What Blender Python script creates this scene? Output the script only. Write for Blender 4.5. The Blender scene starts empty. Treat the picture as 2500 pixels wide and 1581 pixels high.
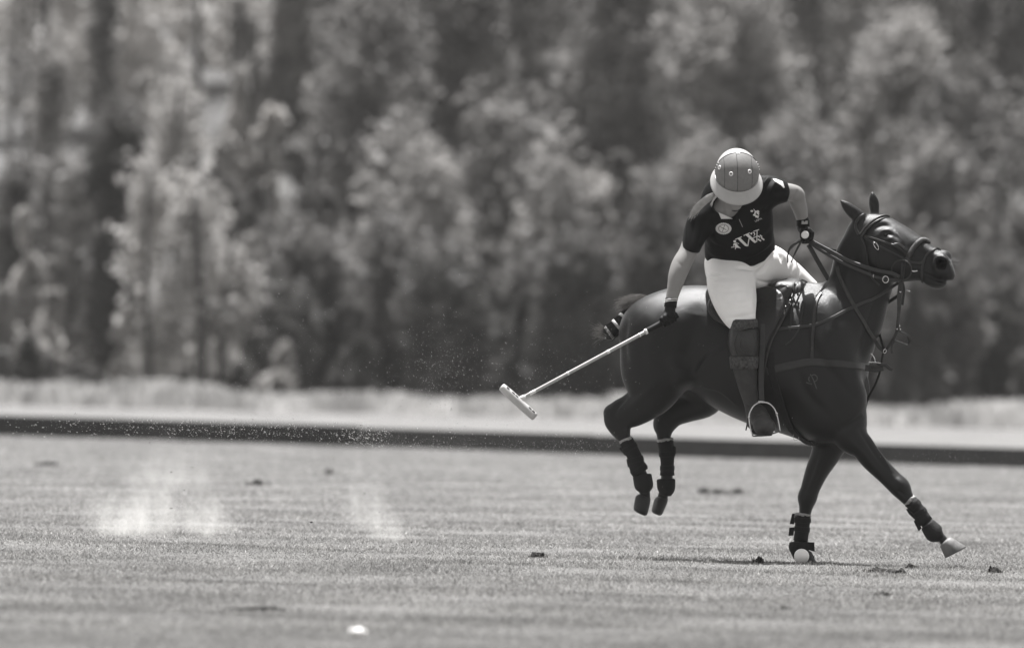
import bpy, bmesh, math, random
import numpy as np
from mathutils import Vector, Matrix
from mathutils.bvhtree import BVHTree

scene = bpy.context.scene
COL = scene.collection
random.seed(7)
RNG = np.random.default_rng(7)

# ------------------------------------------------------------------ camera
CAM_H = 1.15            # eye height of the crouching photographer
FOCUS = 62.96           # metres to the horse
F_PX = 27778.0          # 400 mm lens, in pixels of the 2500 px wide photograph
PITCH = math.atan(57.0 / F_PX)
ROLL = math.radians(1.35)
_f = Vector((0, math.cos(PITCH), math.sin(PITCH)))
_r0 = Vector((1, 0, 0))
_u0 = _r0.cross(_f)
CAM_R = (_r0 * math.cos(ROLL) + _u0 * math.sin(ROLL)).normalized()
CAM_U = (_u0 * math.cos(ROLL) - _r0 * math.sin(ROLL)).normalized()
CAM_F = _f
CAM_P = Vector((0, -FOCUS, CAM_H))
cam_data = bpy.data.cameras.new('camera')
cam = bpy.data.objects.new('camera', cam_data)
COL.objects.link(cam)
scene.camera = cam
M = Matrix((CAM_R, CAM_U, -CAM_F)).transposed().to_4x4()
M.translation = CAM_P
cam.matrix_world = M
cam_data.sensor_width = 36.0
cam_data.lens = 400.0
cam_data.clip_start = 1.0
cam_data.clip_end = 6000.0
cam_data.dof.use_dof = True
cam_data.dof.focus_distance = FOCUS - 0.35
cam_data.dof.aperture_fstop = 3.7

# ------------------------------------------------------------------ sky, sun, exposure
SUN = Vector((-0.05, 0.24, 0.95)).normalized()
el = math.asin(SUN.z)
az = math.atan2(SUN.x, SUN.y)
world = bpy.data.worlds.new('World')
scene.world = world
world.use_nodes = True
wn, wl = world.node_tree.nodes, world.node_tree.links
bg = wn['Background']
sky = wn.new('ShaderNodeTexSky')
sky.sky_type = 'NISHITA'
sky.sun_disc = False
sky.sun_elevation = el
sky.sun_rotation = az
sky.dust_density = 2.0
bw = wn.new('ShaderNodeRGBToBW')
tint = wn.new('ShaderNodeMixRGB'); tint.blend_type = 'MULTIPLY'; tint.inputs[0].default_value = 1
tint.inputs[2].default_value = (1.0, 0.99, 0.98, 1)
wl.new(sky.outputs[0], bw.inputs[0]); wl.new(bw.outputs[0], tint.inputs[1])
wl.new(tint.outputs[0], bg.inputs[0])
bg.inputs[1].default_value = 0.088

sun_data = bpy.data.lights.new('sun', 'SUN')
sun_data.energy = 4.3
sun_data.angle = math.radians(0.5)
sun_data.color = (1.0, 0.99, 0.985)
sun = bpy.data.objects.new('sun', sun_data)
COL.objects.link(sun)
sun.rotation_euler = SUN.to_track_quat('Z', 'Y').to_euler()
sun.location = (20, 30, 60)

scene.view_settings.view_transform = 'Standard'
scene.view_settings.look = 'None'
scene.view_settings.gamma = 1.0
scene.view_settings.use_curve_mapping = False
scene.view_settings.exposure = 1.45
scene.cycles.use_denoising = True
scene.cycles.max_bounces = 8
scene.cycles.transparent_max_bounces = 16
scene.cycles.volume_bounces = 1

# ------------------------------------------------------------------ helpers
def P(px, py, y=0.0):
    """point of the place seen at photo pixel (px, py), y metres behind the horse's plane"""
    d = FOCUS + y
    return CAM_P + CAM_F * d + CAM_R * ((px - 1250.0) / F_PX * d) + CAM_U * ((790.5 - py) / F_PX * d)

def ray(px, py):
    return (CAM_F + CAM_R * ((px - 1250.0) / F_PX) + CAM_U * ((790.5 - py) / F_PX)).normalized()

def G(px, py, z=0.0):
    d = ray(px, py)
    t = (z - CAM_P.z) / d.z
    return CAM_P + d * t

PXM = F_PX / FOCUS      # photo pixels per metre at the horse

def link(o, parent=None):
    COL.objects.link(o)
    if parent is not None:
        o.parent = parent
        o.matrix_parent_inverse = parent.matrix_world.inverted()
    return o

def tag(o, label=None, cat=None, group=None, kind=None):
    if label: o['label'] = label
    if cat: o['category'] = cat
    if group: o['group'] = group
    if kind: o['kind'] = kind
    return o

def empty(name, loc, label=None, cat=None, group=None):
    o = bpy.data.objects.new(name, None)
    o.location = loc
    o.empty_display_size = 0.2
    o.matrix_world = Matrix.Translation(Vector(loc))
    COL.objects.link(o)
    return tag(o, label, cat, group)

def mesh_np(name, verts, faces, material=None, parent=None, smooth=True):
    """faces: (n,3) or (n,4) array, or a list of lists"""
    me = bpy.data.meshes.new(name)
    if isinstance(faces, np.ndarray):
        n, k = faces.shape
        me.vertices.add(len(verts)); me.vertices.foreach_set('co', np.asarray(verts, np.float32).ravel())
        me.loops.add(n * k); me.loops.foreach_set('vertex_index', faces.astype(np.int32).ravel())
        me.polygons.add(n)
        me.polygons.foreach_set('loop_start', np.arange(0, n * k, k, dtype=np.int32))
        me.polygons.foreach_set('loop_total', np.full(n, k, np.int32))
        me.update(calc_edges=True)
    else:
        me.from_pydata([tuple(v) for v in verts], [], faces)
        me.update()
    if smooth:
        me.polygons.foreach_set('use_smooth', np.ones(len(me.polygons), bool))
    if material: me.materials.append(material)
    o = bpy.data.objects.new(name, me)
    return link(o, parent)

def mat(name, c, rough=0.6, spec=0.4, var=0.0, scale=8.0, bump=0.0, bscale=60.0, stretch=None,
        metal=0.0, trans=0.0, sheen=0.0, warm=0.97, c2=None, coat=0.0):
    m = bpy.data.materials.new(name)
    m.use_nodes = True
    n, l = m.node_tree.nodes, m.node_tree.links
    b = n['Principled BSDF']
    b.inputs['Roughness'].default_value = rough
    b.inputs['Specular IOR Level'].default_value = spec
    b.inputs['Metallic'].default_value = metal
    b.inputs['Coat Weight'].default_value = coat
    if sheen:
        b.inputs['Sheen Weight'].default_value = sheen
        b.inputs['Sheen Roughness'].default_value = 0.4
    def col(v): return (v, v * (1 + warm) / 2, v * warm, 1)
    b.inputs['Base Color'].default_value = col(c)
    if var or bump:
        tc = n.new('ShaderNodeTexCoord')
        mp = n.new('ShaderNodeMapping')
        l.new(tc.outputs['Object'], mp.inputs[0])
        if stretch: mp.inputs['Scale'].default_value = stretch
    if var:
        nz = n.new('ShaderNodeTexNoise'); nz.inputs['Scale'].default_value = scale
        nz.inputs['Detail'].default_value = 6
        cr = n.new('ShaderNodeValToRGB')
        cr.color_ramp.elements[0].position = 0.3; cr.color_ramp.elements[1].position = 0.7
        cr.color_ramp.elements[0].color = col(c * (1 - var))
        cr.color_ramp.elements[1].color = col(c2 if c2 else c * (1 + var))
        l.new(mp.outputs[0], nz.inputs['Vector']); l.new(nz.outputs['Fac'], cr.inputs[0])
        l.new(cr.outputs[0], b.inputs['Base Color'])
    if bump:
        nb = n.new('ShaderNodeTexNoise'); nb.inputs['Scale'].default_value = bscale
        nb.inputs['Detail'].default_value = 4
        bp = n.new('ShaderNodeBump'); bp.inputs['Strength'].default_value = bump
        bp.inputs['Distance'].default_value = 0.01
        l.new(mp.outputs[0], nb.inputs['Vector']); l.new(nb.outputs['Fac'], bp.inputs['Height'])
        l.new(bp.outputs[0], b.inputs['Normal'])
    if trans:
        out = n['Material Output']
        t = n.new('ShaderNodeBsdfTranslucent'); mx = n.new('ShaderNodeMixShader')
        mx.inputs[0].default_value = trans
        if var: l.new(cr.outputs[0], t.inputs[0])
        else: t.inputs[0].default_value = col(c)
        l.new(b.outputs[0], mx.inputs[1]); l.new(t.outputs[0], mx.inputs[2])
        l.new(mx.outputs[0], out.inputs[0])
    return m

# ---- splines, tubes, ribbons
def catmull(pts, sub):
    pts = np.asarray(pts, float)
    if sub <= 1 or len(pts) < 3: 
        if len(pts) == 2 and sub > 1:
            t = np.linspace(0, 1, sub + 1)[:, None]
            return pts[0] * (1 - t) + pts[1] * t
        return pts
    p = np.vstack([2 * pts[0] - pts[1], pts, 2 * pts[-1] - pts[-2]])
    out = []
    for i in range(1, len(p) - 2):
        for k in range(sub):
            t = k / sub
            a, b, c, d = p[i - 1], p[i], p[i + 1], p[i + 2]
            out.append(0.5 * (2 * b + (c - a) * t + (2 * a - 5 * b + 4 * c - d) * t * t + (3 * b - a - 3 * c + d) * t ** 3))
    out.append(p[-2])
    return np.array(out)

def frames(pts):
    pts = np.asarray(pts, float)
    T = np.gradient(pts, axis=0)
    T /= np.linalg.norm(T, axis=1)[:, None] + 1e-12
    return T

def tube_mesh(pts, rad, seg=8, cap=True):
    """round tube through 3D points"""
    pts = np.asarray(pts, float); n = len(pts)
    rad = np.broadcast_to(np.asarray(rad, float), (n,))
    T = frames(pts)
    ref = np.array([0, 1, 0]) if abs(T[0][1]) < 0.9 else np.array([1, 0, 0])
    V = []
    N = np.cross(T[0], ref); N /= np.linalg.norm(N)
    for i in range(n):
        N = N - T[i] * np.dot(N, T[i]); N /= np.linalg.norm(N) + 1e-12
        B = np.cross(T[i], N)
        for k in range(seg):
            a = 2 * math.pi * k / seg
            V.append(pts[i] + rad[i] * (math.cos(a) * N + math.sin(a) * B))
    F = []
    for i in range(n - 1):
        for k in range(seg):
            k2 = (k + 1) % seg
            F.append([i * seg + k, i * seg + k2, (i + 1) * seg + k2, (i + 1) * seg + k])
    if cap:
        F.append(list(range(seg))[::-1]); F.append([(n - 1) * seg + k for k in range(seg)])
    return V, F

def ribbon_mesh(pts, width, thick, normals):
    """flat strap: rectangular section, width across (perp. to normal), thick along the normal"""
    pts = np.asarray(pts, float); n = len(pts)
    width = np.broadcast_to(np.asarray(width, float), (n,))
    T = frames(pts); V = []; F = []
    for i in range(n):
        N = np.asarray(normals[i], float); N = N - T[i] * np.dot(N, T[i]); N /= np.linalg.norm(N) + 1e-12
        B = np.cross(T[i], N)
        w = width[i] / 2; t = thick / 2
        e = w * 0.75
        for (a, b) in ((-w, 0), (-e, t), (e, t), (w, 0), (e, -t), (-e, -t)):
            V.append(pts[i] + B * a + N * b)
    for i in range(n - 1):
        for k in range(6):
            k2 = (k + 1) % 6
            F.append([i * 6 + k, i * 6 + k2, (i + 1) * 6 + k2, (i + 1) * 6 + k])
    F.append(list(range(6))[::-1]); F.append([(n - 1) * 6 + k for k in range(6)])
    return V, F

def merge(parts):
    V, F = [], []
    for v, f in parts:
        o = len(V); V.extend([tuple(x) for x in v]); F.extend([[i + o for i in q] for q in f])
    return V, F

def box_mesh(c, ax, ay, az_):
    c, ax, ay, az_ = (np.asarray(Vector(v)) for v in (c, ax, ay, az_))
    V = [c + sx * ax + sy * ay + sz * az_ for sx in (-1, 1) for sy in (-1, 1) for sz in (-1, 1)]
    F = [[0, 1, 3, 2], [4, 6, 7, 5], [0, 4, 5, 1], [2, 3, 7, 6], [0, 2, 6, 4], [1, 5, 7, 3]]
    return V, F

# ---- soft bodies: distance fields, joined smoothly, then skinned into ONE mesh
class Field:
    def __init__(self, lo, hi, h):
        self.lo = np.asarray(lo, float); self.h = h
        self.n = np.ceil((np.asarray(hi, float) - self.lo) / h).astype(int) + 1
        self.F = np.full(self.n, 0.3, np.float32)
    def box(self, lo, hi):
        a = np.clip(np.floor((np.asarray(lo) - self.lo) / self.h).astype(int), 0, self.n)
        b = np.clip(np.ceil((np.asarray(hi) - self.lo) / self.h).astype(int) + 1, 0, self.n)
        return a, b
    def axes(self, a, b):
        return [(self.lo[i] + self.h * np.arange(a[i], b[i])).astype(np.float32) for i in range(3)]
    def blend(self, a, b, T, k, mode):
        s = (slice(a[0], b[0]), slice(a[1], b[1]), slice(a[2], b[2]))
        A = self.F[s]
        if mode == 'sub':
            B = -T
            h = np.maximum(k - np.abs(A - B), 0) / k
            self.F[s] = np.maximum(A, B) + h * h * k * 0.25
        else:
            h = np.maximum(k - np.abs(A - T), 0) / k
            self.F[s] = np.minimum(A, T) - h * h * k * 0.25
    def tube(self, st, k=0.03, sub=3, mode='add', grow=0.0):
        """st rows: x, z, r, y, w  (world): elliptical sections, r in the picture plane, w in depth"""
        st = catmull(st, sub)
        st = st.copy(); st[:, 2] += grow; st[:, 4] += grow
        st[:, 2] = np.maximum(st[:, 2], 0.001); st[:, 4] = np.maximum(st[:, 4], 0.001)
        mg = k + 3 * self.h
        lo = np.array([(st[:, 0] - st[:, 2]).min(), (st[:, 3] - st[:, 4]).min(), (st[:, 1] - st[:, 2]).min()]) - mg
        hi = np.array([(st[:, 0] + st[:, 2]).max(), (st[:, 3] + st[:, 4]).max(), (st[:, 1] + st[:, 2]).max()]) + mg
        a0, b0 = self.box(lo, hi)
        T = np.full(b0 - a0, 0.3, np.float32)
        for i in range(len(st) - 1):
            p, q = st[i], st[i + 1]
            rm, wm = max(p[2], q[2]), max(p[4], q[4])
            lo = np.array([min(p[0], q[0]) - rm, min(p[3], q[3]) - wm, min(p[1], q[1]) - rm]) - mg
            hi = np.array([max(p[0], q[0]) + rm, max(p[3], q[3]) + wm, max(p[1], q[1]) + rm]) + mg
            a, b = self.box(lo, hi)
            a = np.maximum(a, a0); b = np.minimum(b, b0)
            if np.any(b <= a): continue
            X, Y, Z = self.axes(a, b)
            dx, dz = q[0] - p[0], q[1] - p[1]
            L2 = dx * dx + dz * dz + 1e-9
            t = np.clip(((X[:, None] - p[0]) * dx + (Z[None, :] - p[1]) * dz) / L2, 0, 1)
            din2 = (X[:, None] - p[0] - t * dx) ** 2 + (Z[None, :] - p[1] - t * dz) ** 2
            r = p[2] + (q[2] - p[2]) * t; w = p[4] + (q[4] - p[4]) * t; yc = p[3] + (q[3] - p[3]) * t
            e = np.sqrt((din2 / r ** 2)[:, None, :] + ((Y[None, :, None] - yc[:, None, :]) / w[:, None, :]) ** 2)
            D = ((e - 1) * np.minimum(r, w)[:, None, :]).astype(np.float32)
            sl = tuple(slice(a[j] - a0[j], b[j] - a0[j]) for j in range(3))
            T[sl] = np.minimum(T[sl], D)
        self.blend(a0, b0, T, k, mode)
    def ball(self, c, rad, k=0.02, mode='add', rot=0.0):
        """ellipsoid, rad = (rx, ry, rz), rot about the depth axis"""
        c = np.asarray(c, float); m = max(rad) + k + 3 * self.h
        a, b = self.box(c - m, c + m)
        if np.any(b <= a): return
        X, Y, Z = self.axes(a, b)
        X = X - c[0]; Y = Y - c[1]; Z = Z - c[2]
        cs, sn = math.cos(rot), math.sin(rot)
        U = X[:, None] * cs + Z[None, :] * sn; W = -X[:, None] * sn + Z[None, :] * cs
        e = np.sqrt(((U / rad[0]) ** 2 + (W / rad[2]) ** 2)[:, None, :] + (Y[None, :, None] / rad[1]) ** 2)
        self.blend(a, b, ((e - 1) * min(rad)).astype(np.float32), k, mode)
    def caps(self, pts, rad, k=0.006, mode='add', sub=1):
        """round chain through 3D points"""
        pts = np.asarray([tuple(p) for p in pts], float)
        rad = np.broadcast_to(np.asarray(rad, float), (len(pts),))
        pr = catmull(np.hstack([pts, rad[:, None]]), sub)
        pts, rad = pr[:, :3], pr[:, 3]
        m = rad.max() + k + 3 * self.h
        a, b = self.box(pts.min(0) - m, pts.max(0) + m)
        if np.any(b <= a): return
        X, Y, Z = np.meshgrid(*self.axes(a, b), indexing='ij')
        T = np.full(X.shape, 0.3, np.float32)
        for i in range(len(pts) - 1):
            p, d = pts[i], pts[i + 1] - pts[i]
            L2 = float(d @ d) + 1e-12
            t = np.clip(((X - p[0]) * d[0] + (Y - p[1]) * d[1] + (Z - p[2]) * d[2]) / L2, 0, 1)
            D = np.sqrt((X - p[0] - t * d[0]) ** 2 + (Y - p[1] - t * d[1]) ** 2 + (Z - p[2] - t * d[2]) ** 2) - (rad[i] + (rad[i + 1] - rad[i]) * t)
            T = np.minimum(T, D)
        self.blend(a, b, T.astype(np.float32), k, mode)
    def plane(self, p, n, k=0.004):
        """keep the side the normal points away from"""
        X, Y, Z = self.axes([0, 0, 0], self.n)
        D = (X[:, None, None] - p[0]) * n[0] + (Y[None, :, None] - p[1]) * n[1] + (Z[None, None, :] - p[2]) * n[2]
        A = self.F; h = np.maximum(k - np.abs(A - D), 0) / k
        self.F = (np.maximum(A, D) + h * h * k * 0.25).astype(np.float32)
    def clip_px(self, fn, k=.003):
        """cut away where fn(px, py) > 0 (px in photo pixels, value in pixels)"""
        X, Y, Z = self.axes([0, 0, 0], self.n)
        d = FOCUS + Y[None, :, None]
        pts = np.stack(np.broadcast_arrays(X[:, None, None], Y[None, :, None], Z[None, None, :]), -1).reshape(-1, 3)
        R = pts - np.array(CAM_P)
        z = R @ np.array(CAM_F)
        px = 1250 + F_PX * (R @ np.array(CAM_R)) / z; py = 790.5 - F_PX * (R @ np.array(CAM_U)) / z
        D = (fn(px, py) / PXM).reshape(self.F.shape)
        A = self.F; h = np.maximum(k - np.abs(A - D), 0) / k
        self.F = (np.maximum(A, D) + h * h * k * 0.25).astype(np.float32)
    def skin(self, relax=2):
        F = self.F; n = F.shape
        S = F < 0
        c = np.zeros((n[0] - 1, n[1] - 1, n[2] - 1), np.int8)
        for i in (0, 1):
            for j in (0, 1):
                for k in (0, 1):
                    c += S[i:n[0] - 1 + i, j:n[1] - 1 + j, k:n[2] - 1 + k]
        mask = (c > 0) & (c < 8)
        idx = np.argwhere(mask)
        ids = np.full(mask.shape, -1, np.int32); ids[mask] = np.arange(len(idx))
        V = np.zeros((len(idx), 3)); cnt = np.zeros(len(idx))
        corners = [(i, j, k) for i in (0, 1) for j in (0, 1) for k in (0, 1)]
        val = {q: F[idx[:, 0] + q[0], idx[:, 1] + q[1], idx[:, 2] + q[2]] for q in corners}
        for q in corners:
            for ax in range(3):
                if q[ax] == 0:
                    q2 = tuple(1 if m == ax else q[m] for m in range(3))
                    v0, v1 = val[q], val[q2]
                    cr = (v0 < 0) != (v1 < 0)
                    t = v0[cr] / (v0[cr] - v1[cr])
                    off = np.zeros((cr.sum(), 3)); off[:] = q; off[:, ax] = t
                    V[cr] += off; cnt[cr] += 1
        V = V / cnt[:, None] + idx
        quads = []
        for ax in range(3):
            u, v = (ax + 1) % 3, (ax + 2) % 3
            sl0 = [slice(1, -1)] * 3; sl1 = [slice(1, -1)] * 3
            sl0[ax] = slice(0, -1); sl1[ax] = slice(1, None)
            A, B = S[tuple(sl0)], S[tuple(sl1)]
            for flip, cr in ((False, A & ~B), (True, ~A & B)):
                e = np.argwhere(cr)
                if not len(e): continue
                e = e + np.array([0 if m == ax else 1 for m in range(3)])
                def cell(du, dv):
                    g = e.copy(); g[:, u] -= du; g[:, v] -= dv
                    return ids[g[:, 0], g[:, 1], g[:, 2]]
                q = np.stack([cell(1, 1), cell(0, 1), cell(0, 0), cell(1, 0)], 1)
                quads.append(q[:, ::-1] if flip else q)
        Q = np.vstack(quads)
        Q = Q[(Q >= 0).all(1)]
        V = V * self.h + self.lo
        for _ in range(relax):
            acc = np.zeros_like(V); m = np.zeros(len(V))
            for a in range(4):
                b = (a + 1) % 4
                np.add.at(acc, Q[:, a], V[Q[:, b]]); np.add.at(acc, Q[:, b], V[Q[:, a]])
                np.add.at(m, Q[:, a], 1); np.add.at(m, Q[:, b], 1)
            V = V * 0.5 + 0.5 * acc / np.maximum(m, 1)[:, None]
        return V, Q

def S(ax, ay, bx, by, y, w):
    """section of a limb seen between photo points a and b; depth y, half thickness w"""
    a, b = P(ax, ay, y), P(bx, by, y)
    c = (a + b) / 2
    return (c.x, c.z, (a - b).length / 2, y, w)

def bounds(*sts, pad=0.06):
    A = np.vstack([np.asarray(s) for s in sts])
    lo = np.array([(A[:, 0] - A[:, 2]).min(), (A[:, 3] - A[:, 4]).min(), (A[:, 1] - A[:, 2]).min()]) - pad
    hi = np.array([(A[:, 0] + A[:, 2]).max(), (A[:, 3] + A[:, 4]).max(), (A[:, 1] + A[:, 2]).max()]) + pad
    return lo, hi

def loft_mesh(sts, seg=20, thick=None, power=1.0):
    """sleeve round a limb through sections (x, z, r, y, w); closed at both ends"""
    st = np.asarray(sts, float)
    c = st[:, [0, 3, 1]]
    ax = np.gradient(c, axis=0); ax[:, 1] = 0
    ax /= np.linalg.norm(ax, axis=1)[:, None]
    V, F = [], []
    for i in range(len(st)):
        nrm = np.array([-ax[i][2], 0, ax[i][0]])
        for k in range(seg):
            a = 2 * math.pi * k / seg
            V.append(c[i] + nrm * st[i][2] * math.cos(a) + np.array([0, 1, 0]) * st[i][4] * math.sin(a))
    n = len(st)
    for i in range(n - 1):
        for k in range(seg):
            k2 = (k + 1) % seg
            F.append([i * seg + k, i * seg + k2, (i + 1) * seg + k2, (i + 1) * seg + k])
    F.append(list(range(seg))[::-1]); F.append([(n - 1) * seg + k for k in range(seg)])
    return V, F

def to_bvh(V, Q):
    return BVHTree.FromPolygons([tuple(v) for v in V], [tuple(int(i) for i in q) for q in Q])

def resample(pts, step):
    pts = np.asarray(pts, float)
    d = np.r_[0, np.cumsum(np.linalg.norm(np.diff(pts, axis=0), axis=1))]
    n = max(2, int(d[-1] / step) + 1)
    t = np.linspace(0, d[-1], n)
    return np.stack([np.interp(t, d, pts[:, j]) for j in range(pts.shape[1])], 1)

def lay(bvh, px_pts, off=0.006, y0=-0.3, sub=6, step=6):
    """lay a line traced in the photograph on the near side of a body: returns points and normals"""
    line = resample(catmull(px_pts, sub), step)
    out, nor, last = [], [], y0
    for x, yy in line:
        d = ray(x, yy)
        hit = bvh.ray_cast(CAM_P, d)
        if hit[0] is not None:
            p, n = hit[0], hit[1]
            if n.dot(d) > 0: n = -n
            if n.dot(-d) < 0.25: n = (n + (-d) * 0.4).normalized()
            last = p.y + FOCUS - FOCUS
            out.append(p + n * off); nor.append(n)
        else:
            out.append(P(x, yy, last - off)); nor.append(Vector((0, -1, 0)))
    out = np.array([tuple(o) for o in out]); nor = np.array([tuple(o) for o in nor])
    for _ in range(2):
        if len(out) > 4:
            out[1:-1] = out[1:-1] * 0.5 + (out[2:] + out[:-2]) * 0.25
            nor[1:-1] = nor[1:-1] * 0.5 + (nor[2:] + nor[:-2]) * 0.25
    return out, nor

def free(pts, sub=5):
    """points (px, py, y) -> smooth 3D line"""
    return catmull([tuple(P(*p)) for p in pts], sub)

def strap(name, pts, width, thick, normals, material, parent=None):
    V, F = ribbon_mesh(pts, width, thick, normals)
    return mesh_np(name, V, F, material, parent, smooth=False)

def cord(name, pts, rad, material, parent=None, seg=8):
    V, F = tube_mesh(pts, rad, seg)
    return mesh_np(name, V, F, material, parent)

def ring_mesh(c, ax, ay, rad, seg=20, tseg=6):
    c, ax, ay = (np.asarray(Vector(v), float) for v in (c, ax, ay))
    nz = np.cross(ax, ay); nz /= np.linalg.norm(nz)
    V, F = [], []
    for i in range(seg):
        a = 2 * math.pi * i / seg
        d = ax * math.cos(a) + ay * math.sin(a)
        dn = d / np.linalg.norm(d)
        for k in range(tseg):
            b = 2 * math.pi * k / tseg
            V.append(c + d + rad * (dn * math.cos(b) + nz * math.sin(b)))
    for i in range(seg):
        for k in range(tseg):
            i2, k2 = (i + 1) % seg, (k + 1) % tseg
            F.append([i * tseg + k, i2 * tseg + k, i2 * tseg + k2, i * tseg + k2])
    return V, F
# ================================================================== ground
def smooth(a, b, x):
    t = np.clip((x - a) / (b - a), 0, 1); return t * t * (3 - 2 * t)
_w = [(RNG.uniform(.25, 1.1), RNG.uniform(.9, 3.2), RNG.uniform(0, 6.28), RNG.uniform(.5, 1)) for _ in range(16)]
def ground_h(x, y):
    x = np.asarray(x, float); y = np.asarray(y, float)
    h = np.zeros(np.broadcast(x, y).shape)
    for a, b, p, w in _w:
        h = h + w * np.sin(a * x + b * y + p) / (1 + b)
    h = h * .0050
    for (gx, gy, r, k) in ((1.63, -.0, .6, .0), (1.55, -.33, .5, 0)):      # level turf under the planted hoof and the ball
        h = h * (1 - np.exp(-(((x - gx) / r) ** 2 + ((y - gy) / (r * 1.6)) ** 2)))
    # low ridge at the left, in front of the dust
    h = h + .030 * np.exp(-((y + 1.2 + .12 * x) / 1.1) ** 2) * smooth(-.6, -1.6, x)
    return h * smooth(-60, -30, y) * (1 - smooth(70, 100, y)) * (1 - smooth(9, 16, np.abs(x)))
def hill_h(x, y):
    return np.maximum(0, np.asarray(y, float) - 158.0) * .15

gm = bpy.data.materials.new('turf'); gm.use_nodes = True
n, l = gm.node_tree.nodes, gm.node_tree.links
b_ = n['Principled BSDF']; b_.inputs['Roughness'].default_value = .9; b_.inputs['Specular IOR Level'].default_value = .2
def turf_colour(n, l, dark, light, fine=55.0):
    """brightness gradient put into the turf colour, darker near the camera, paler far off, patches and blade-fine grain"""
    tc = n.new('ShaderNodeTexCoord'); geo = n.new('ShaderNodeNewGeometry'); sp = n.new('ShaderNodeSeparateXYZ')
    l.new(geo.outputs['Position'], sp.inputs[0])
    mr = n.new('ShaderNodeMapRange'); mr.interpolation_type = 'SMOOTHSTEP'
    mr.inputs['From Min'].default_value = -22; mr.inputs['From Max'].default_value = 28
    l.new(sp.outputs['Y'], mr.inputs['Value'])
    mp = n.new('ShaderNodeMapping'); mp.inputs['Scale'].default_value = (1, .55, 1)
    l.new(geo.outputs['Position'], mp.inputs[0])
    n1 = n.new('ShaderNodeTexNoise'); n1.inputs['Scale'].default_value = .9; n1.inputs['Detail'].default_value = 5
    n2 = n.new('ShaderNodeTexNoise'); n2.inputs['Scale'].default_value = fine; n2.inputs['Detail'].default_value = 2
    l.new(mp.outputs[0], n1.inputs['Vector']); l.new(mp.outputs[0], n2.inputs['Vector'])
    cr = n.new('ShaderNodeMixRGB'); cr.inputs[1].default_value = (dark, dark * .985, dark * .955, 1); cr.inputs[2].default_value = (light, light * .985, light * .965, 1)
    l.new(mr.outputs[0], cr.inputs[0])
    def ramp(src, a, b, v0, v1):
        r = n.new('ShaderNodeMapRange'); r.inputs['From Min'].default_value = a; r.inputs['From Max'].default_value = b
        r.inputs['To Min'].default_value = v0; r.inputs['To Max'].default_value = v1; l.new(src, r.inputs['Value']); return r.outputs[0]
    m1 = n.new('ShaderNodeMixRGB'); m1.blend_type = 'MULTIPLY'; m1.inputs[0].default_value = 1
    m2 = n.new('ShaderNodeMixRGB'); m2.blend_type = 'MULTIPLY'; m2.inputs[0].default_value = 1
    l.new(cr.outputs[0], m1.inputs[1]); l.new(ramp(n1.outputs['Fac'], .32, .68, .78, 1.20), m1.inputs[2])
    l.new(m1.outputs[0], m2.inputs[1]); l.new(ramp(n2.outputs['Fac'], .32, .68, .45, 1.55), m2.inputs[2])
    return m2.outputs[0], n2
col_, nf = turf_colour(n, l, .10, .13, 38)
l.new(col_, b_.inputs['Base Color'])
bp = n.new('ShaderNodeBump'); bp.inputs['Strength'].default_value = .5; bp.inputs['Distance'].default_value = .02
l.new(nf.outputs['Fac'], bp.inputs['Height']); l.new(bp.outputs[0], b_.inputs['Normal'])

xs = np.r_[-3000, -800, -200, -60, -30, np.arange(-16, 16.01, .16), 30, 60, 200, 800, 3000]
ys = np.r_[-300, -120, -75, np.arange(-62, 30, .13), np.arange(30, 101, .6), 110, 125, 145, 158, 200, 260, 400, 900, 3000]
X, Y = np.meshgrid(xs, ys)
Z = ground_h(X, Y)
V = np.stack([X.ravel(), Y.ravel(), Z.ravel()], 1)
nx, ny = len(xs), len(ys)
i, j = np.meshgrid(np.arange(nx - 1), np.arange(ny - 1))
k = (j * nx + i).ravel()
mesh_np('ground', V, np.stack([k, k + 1, k + nx + 1, k + nx], 1), gm)['kind'] = 'structure'

# mown turf: a million blades where the lens can tell them apart
bmx = bpy.data.materials.new('grass_blades'); bmx.use_nodes = True
n, l = bmx.node_tree.nodes, bmx.node_tree.links
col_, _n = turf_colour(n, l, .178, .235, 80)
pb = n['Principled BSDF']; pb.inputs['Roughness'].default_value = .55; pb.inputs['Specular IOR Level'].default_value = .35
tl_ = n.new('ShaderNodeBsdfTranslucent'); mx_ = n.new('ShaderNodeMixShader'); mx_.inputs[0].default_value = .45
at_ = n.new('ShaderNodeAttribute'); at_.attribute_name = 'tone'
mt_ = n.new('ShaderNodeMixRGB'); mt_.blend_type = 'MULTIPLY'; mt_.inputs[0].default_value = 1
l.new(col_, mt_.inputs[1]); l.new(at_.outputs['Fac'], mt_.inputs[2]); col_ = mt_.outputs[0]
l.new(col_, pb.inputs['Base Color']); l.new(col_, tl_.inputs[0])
l.new(pb.outputs[0], mx_.inputs[1]); l.new(tl_.outputs[0], mx_.inputs[2]); l.new(mx_.outputs[0], n['Material Output'].inputs[0])
NB = 1_350_000
d0, d1 = 41.0, 142.0
u = RNG.random(NB)
dd = d0 * (d1 / d0) ** u                      # density falls with distance
hw = dd * .0495 + .7
x = (RNG.random(NB) * 2 - 1) * hw
y = dd - FOCUS
patch = np.sin(x * 2.1 + y * .7) * np.sin(x * .9 - y * 1.7 + 1) + .6 * np.sin(x * 5.3 + 2) * np.sin(y * 4.1)
keep = RNG.random(NB) < .80 + .2 * patch
x, y, dd, patch = x[keep], y[keep], dd[keep], patch[keep]
m = len(x)
z = ground_h(x, y)
tuft = np.sin(x * 31 + 3 * np.sin(y * 9)) * np.sin(y * 17 + 2 * np.sin(x * 13))
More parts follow.
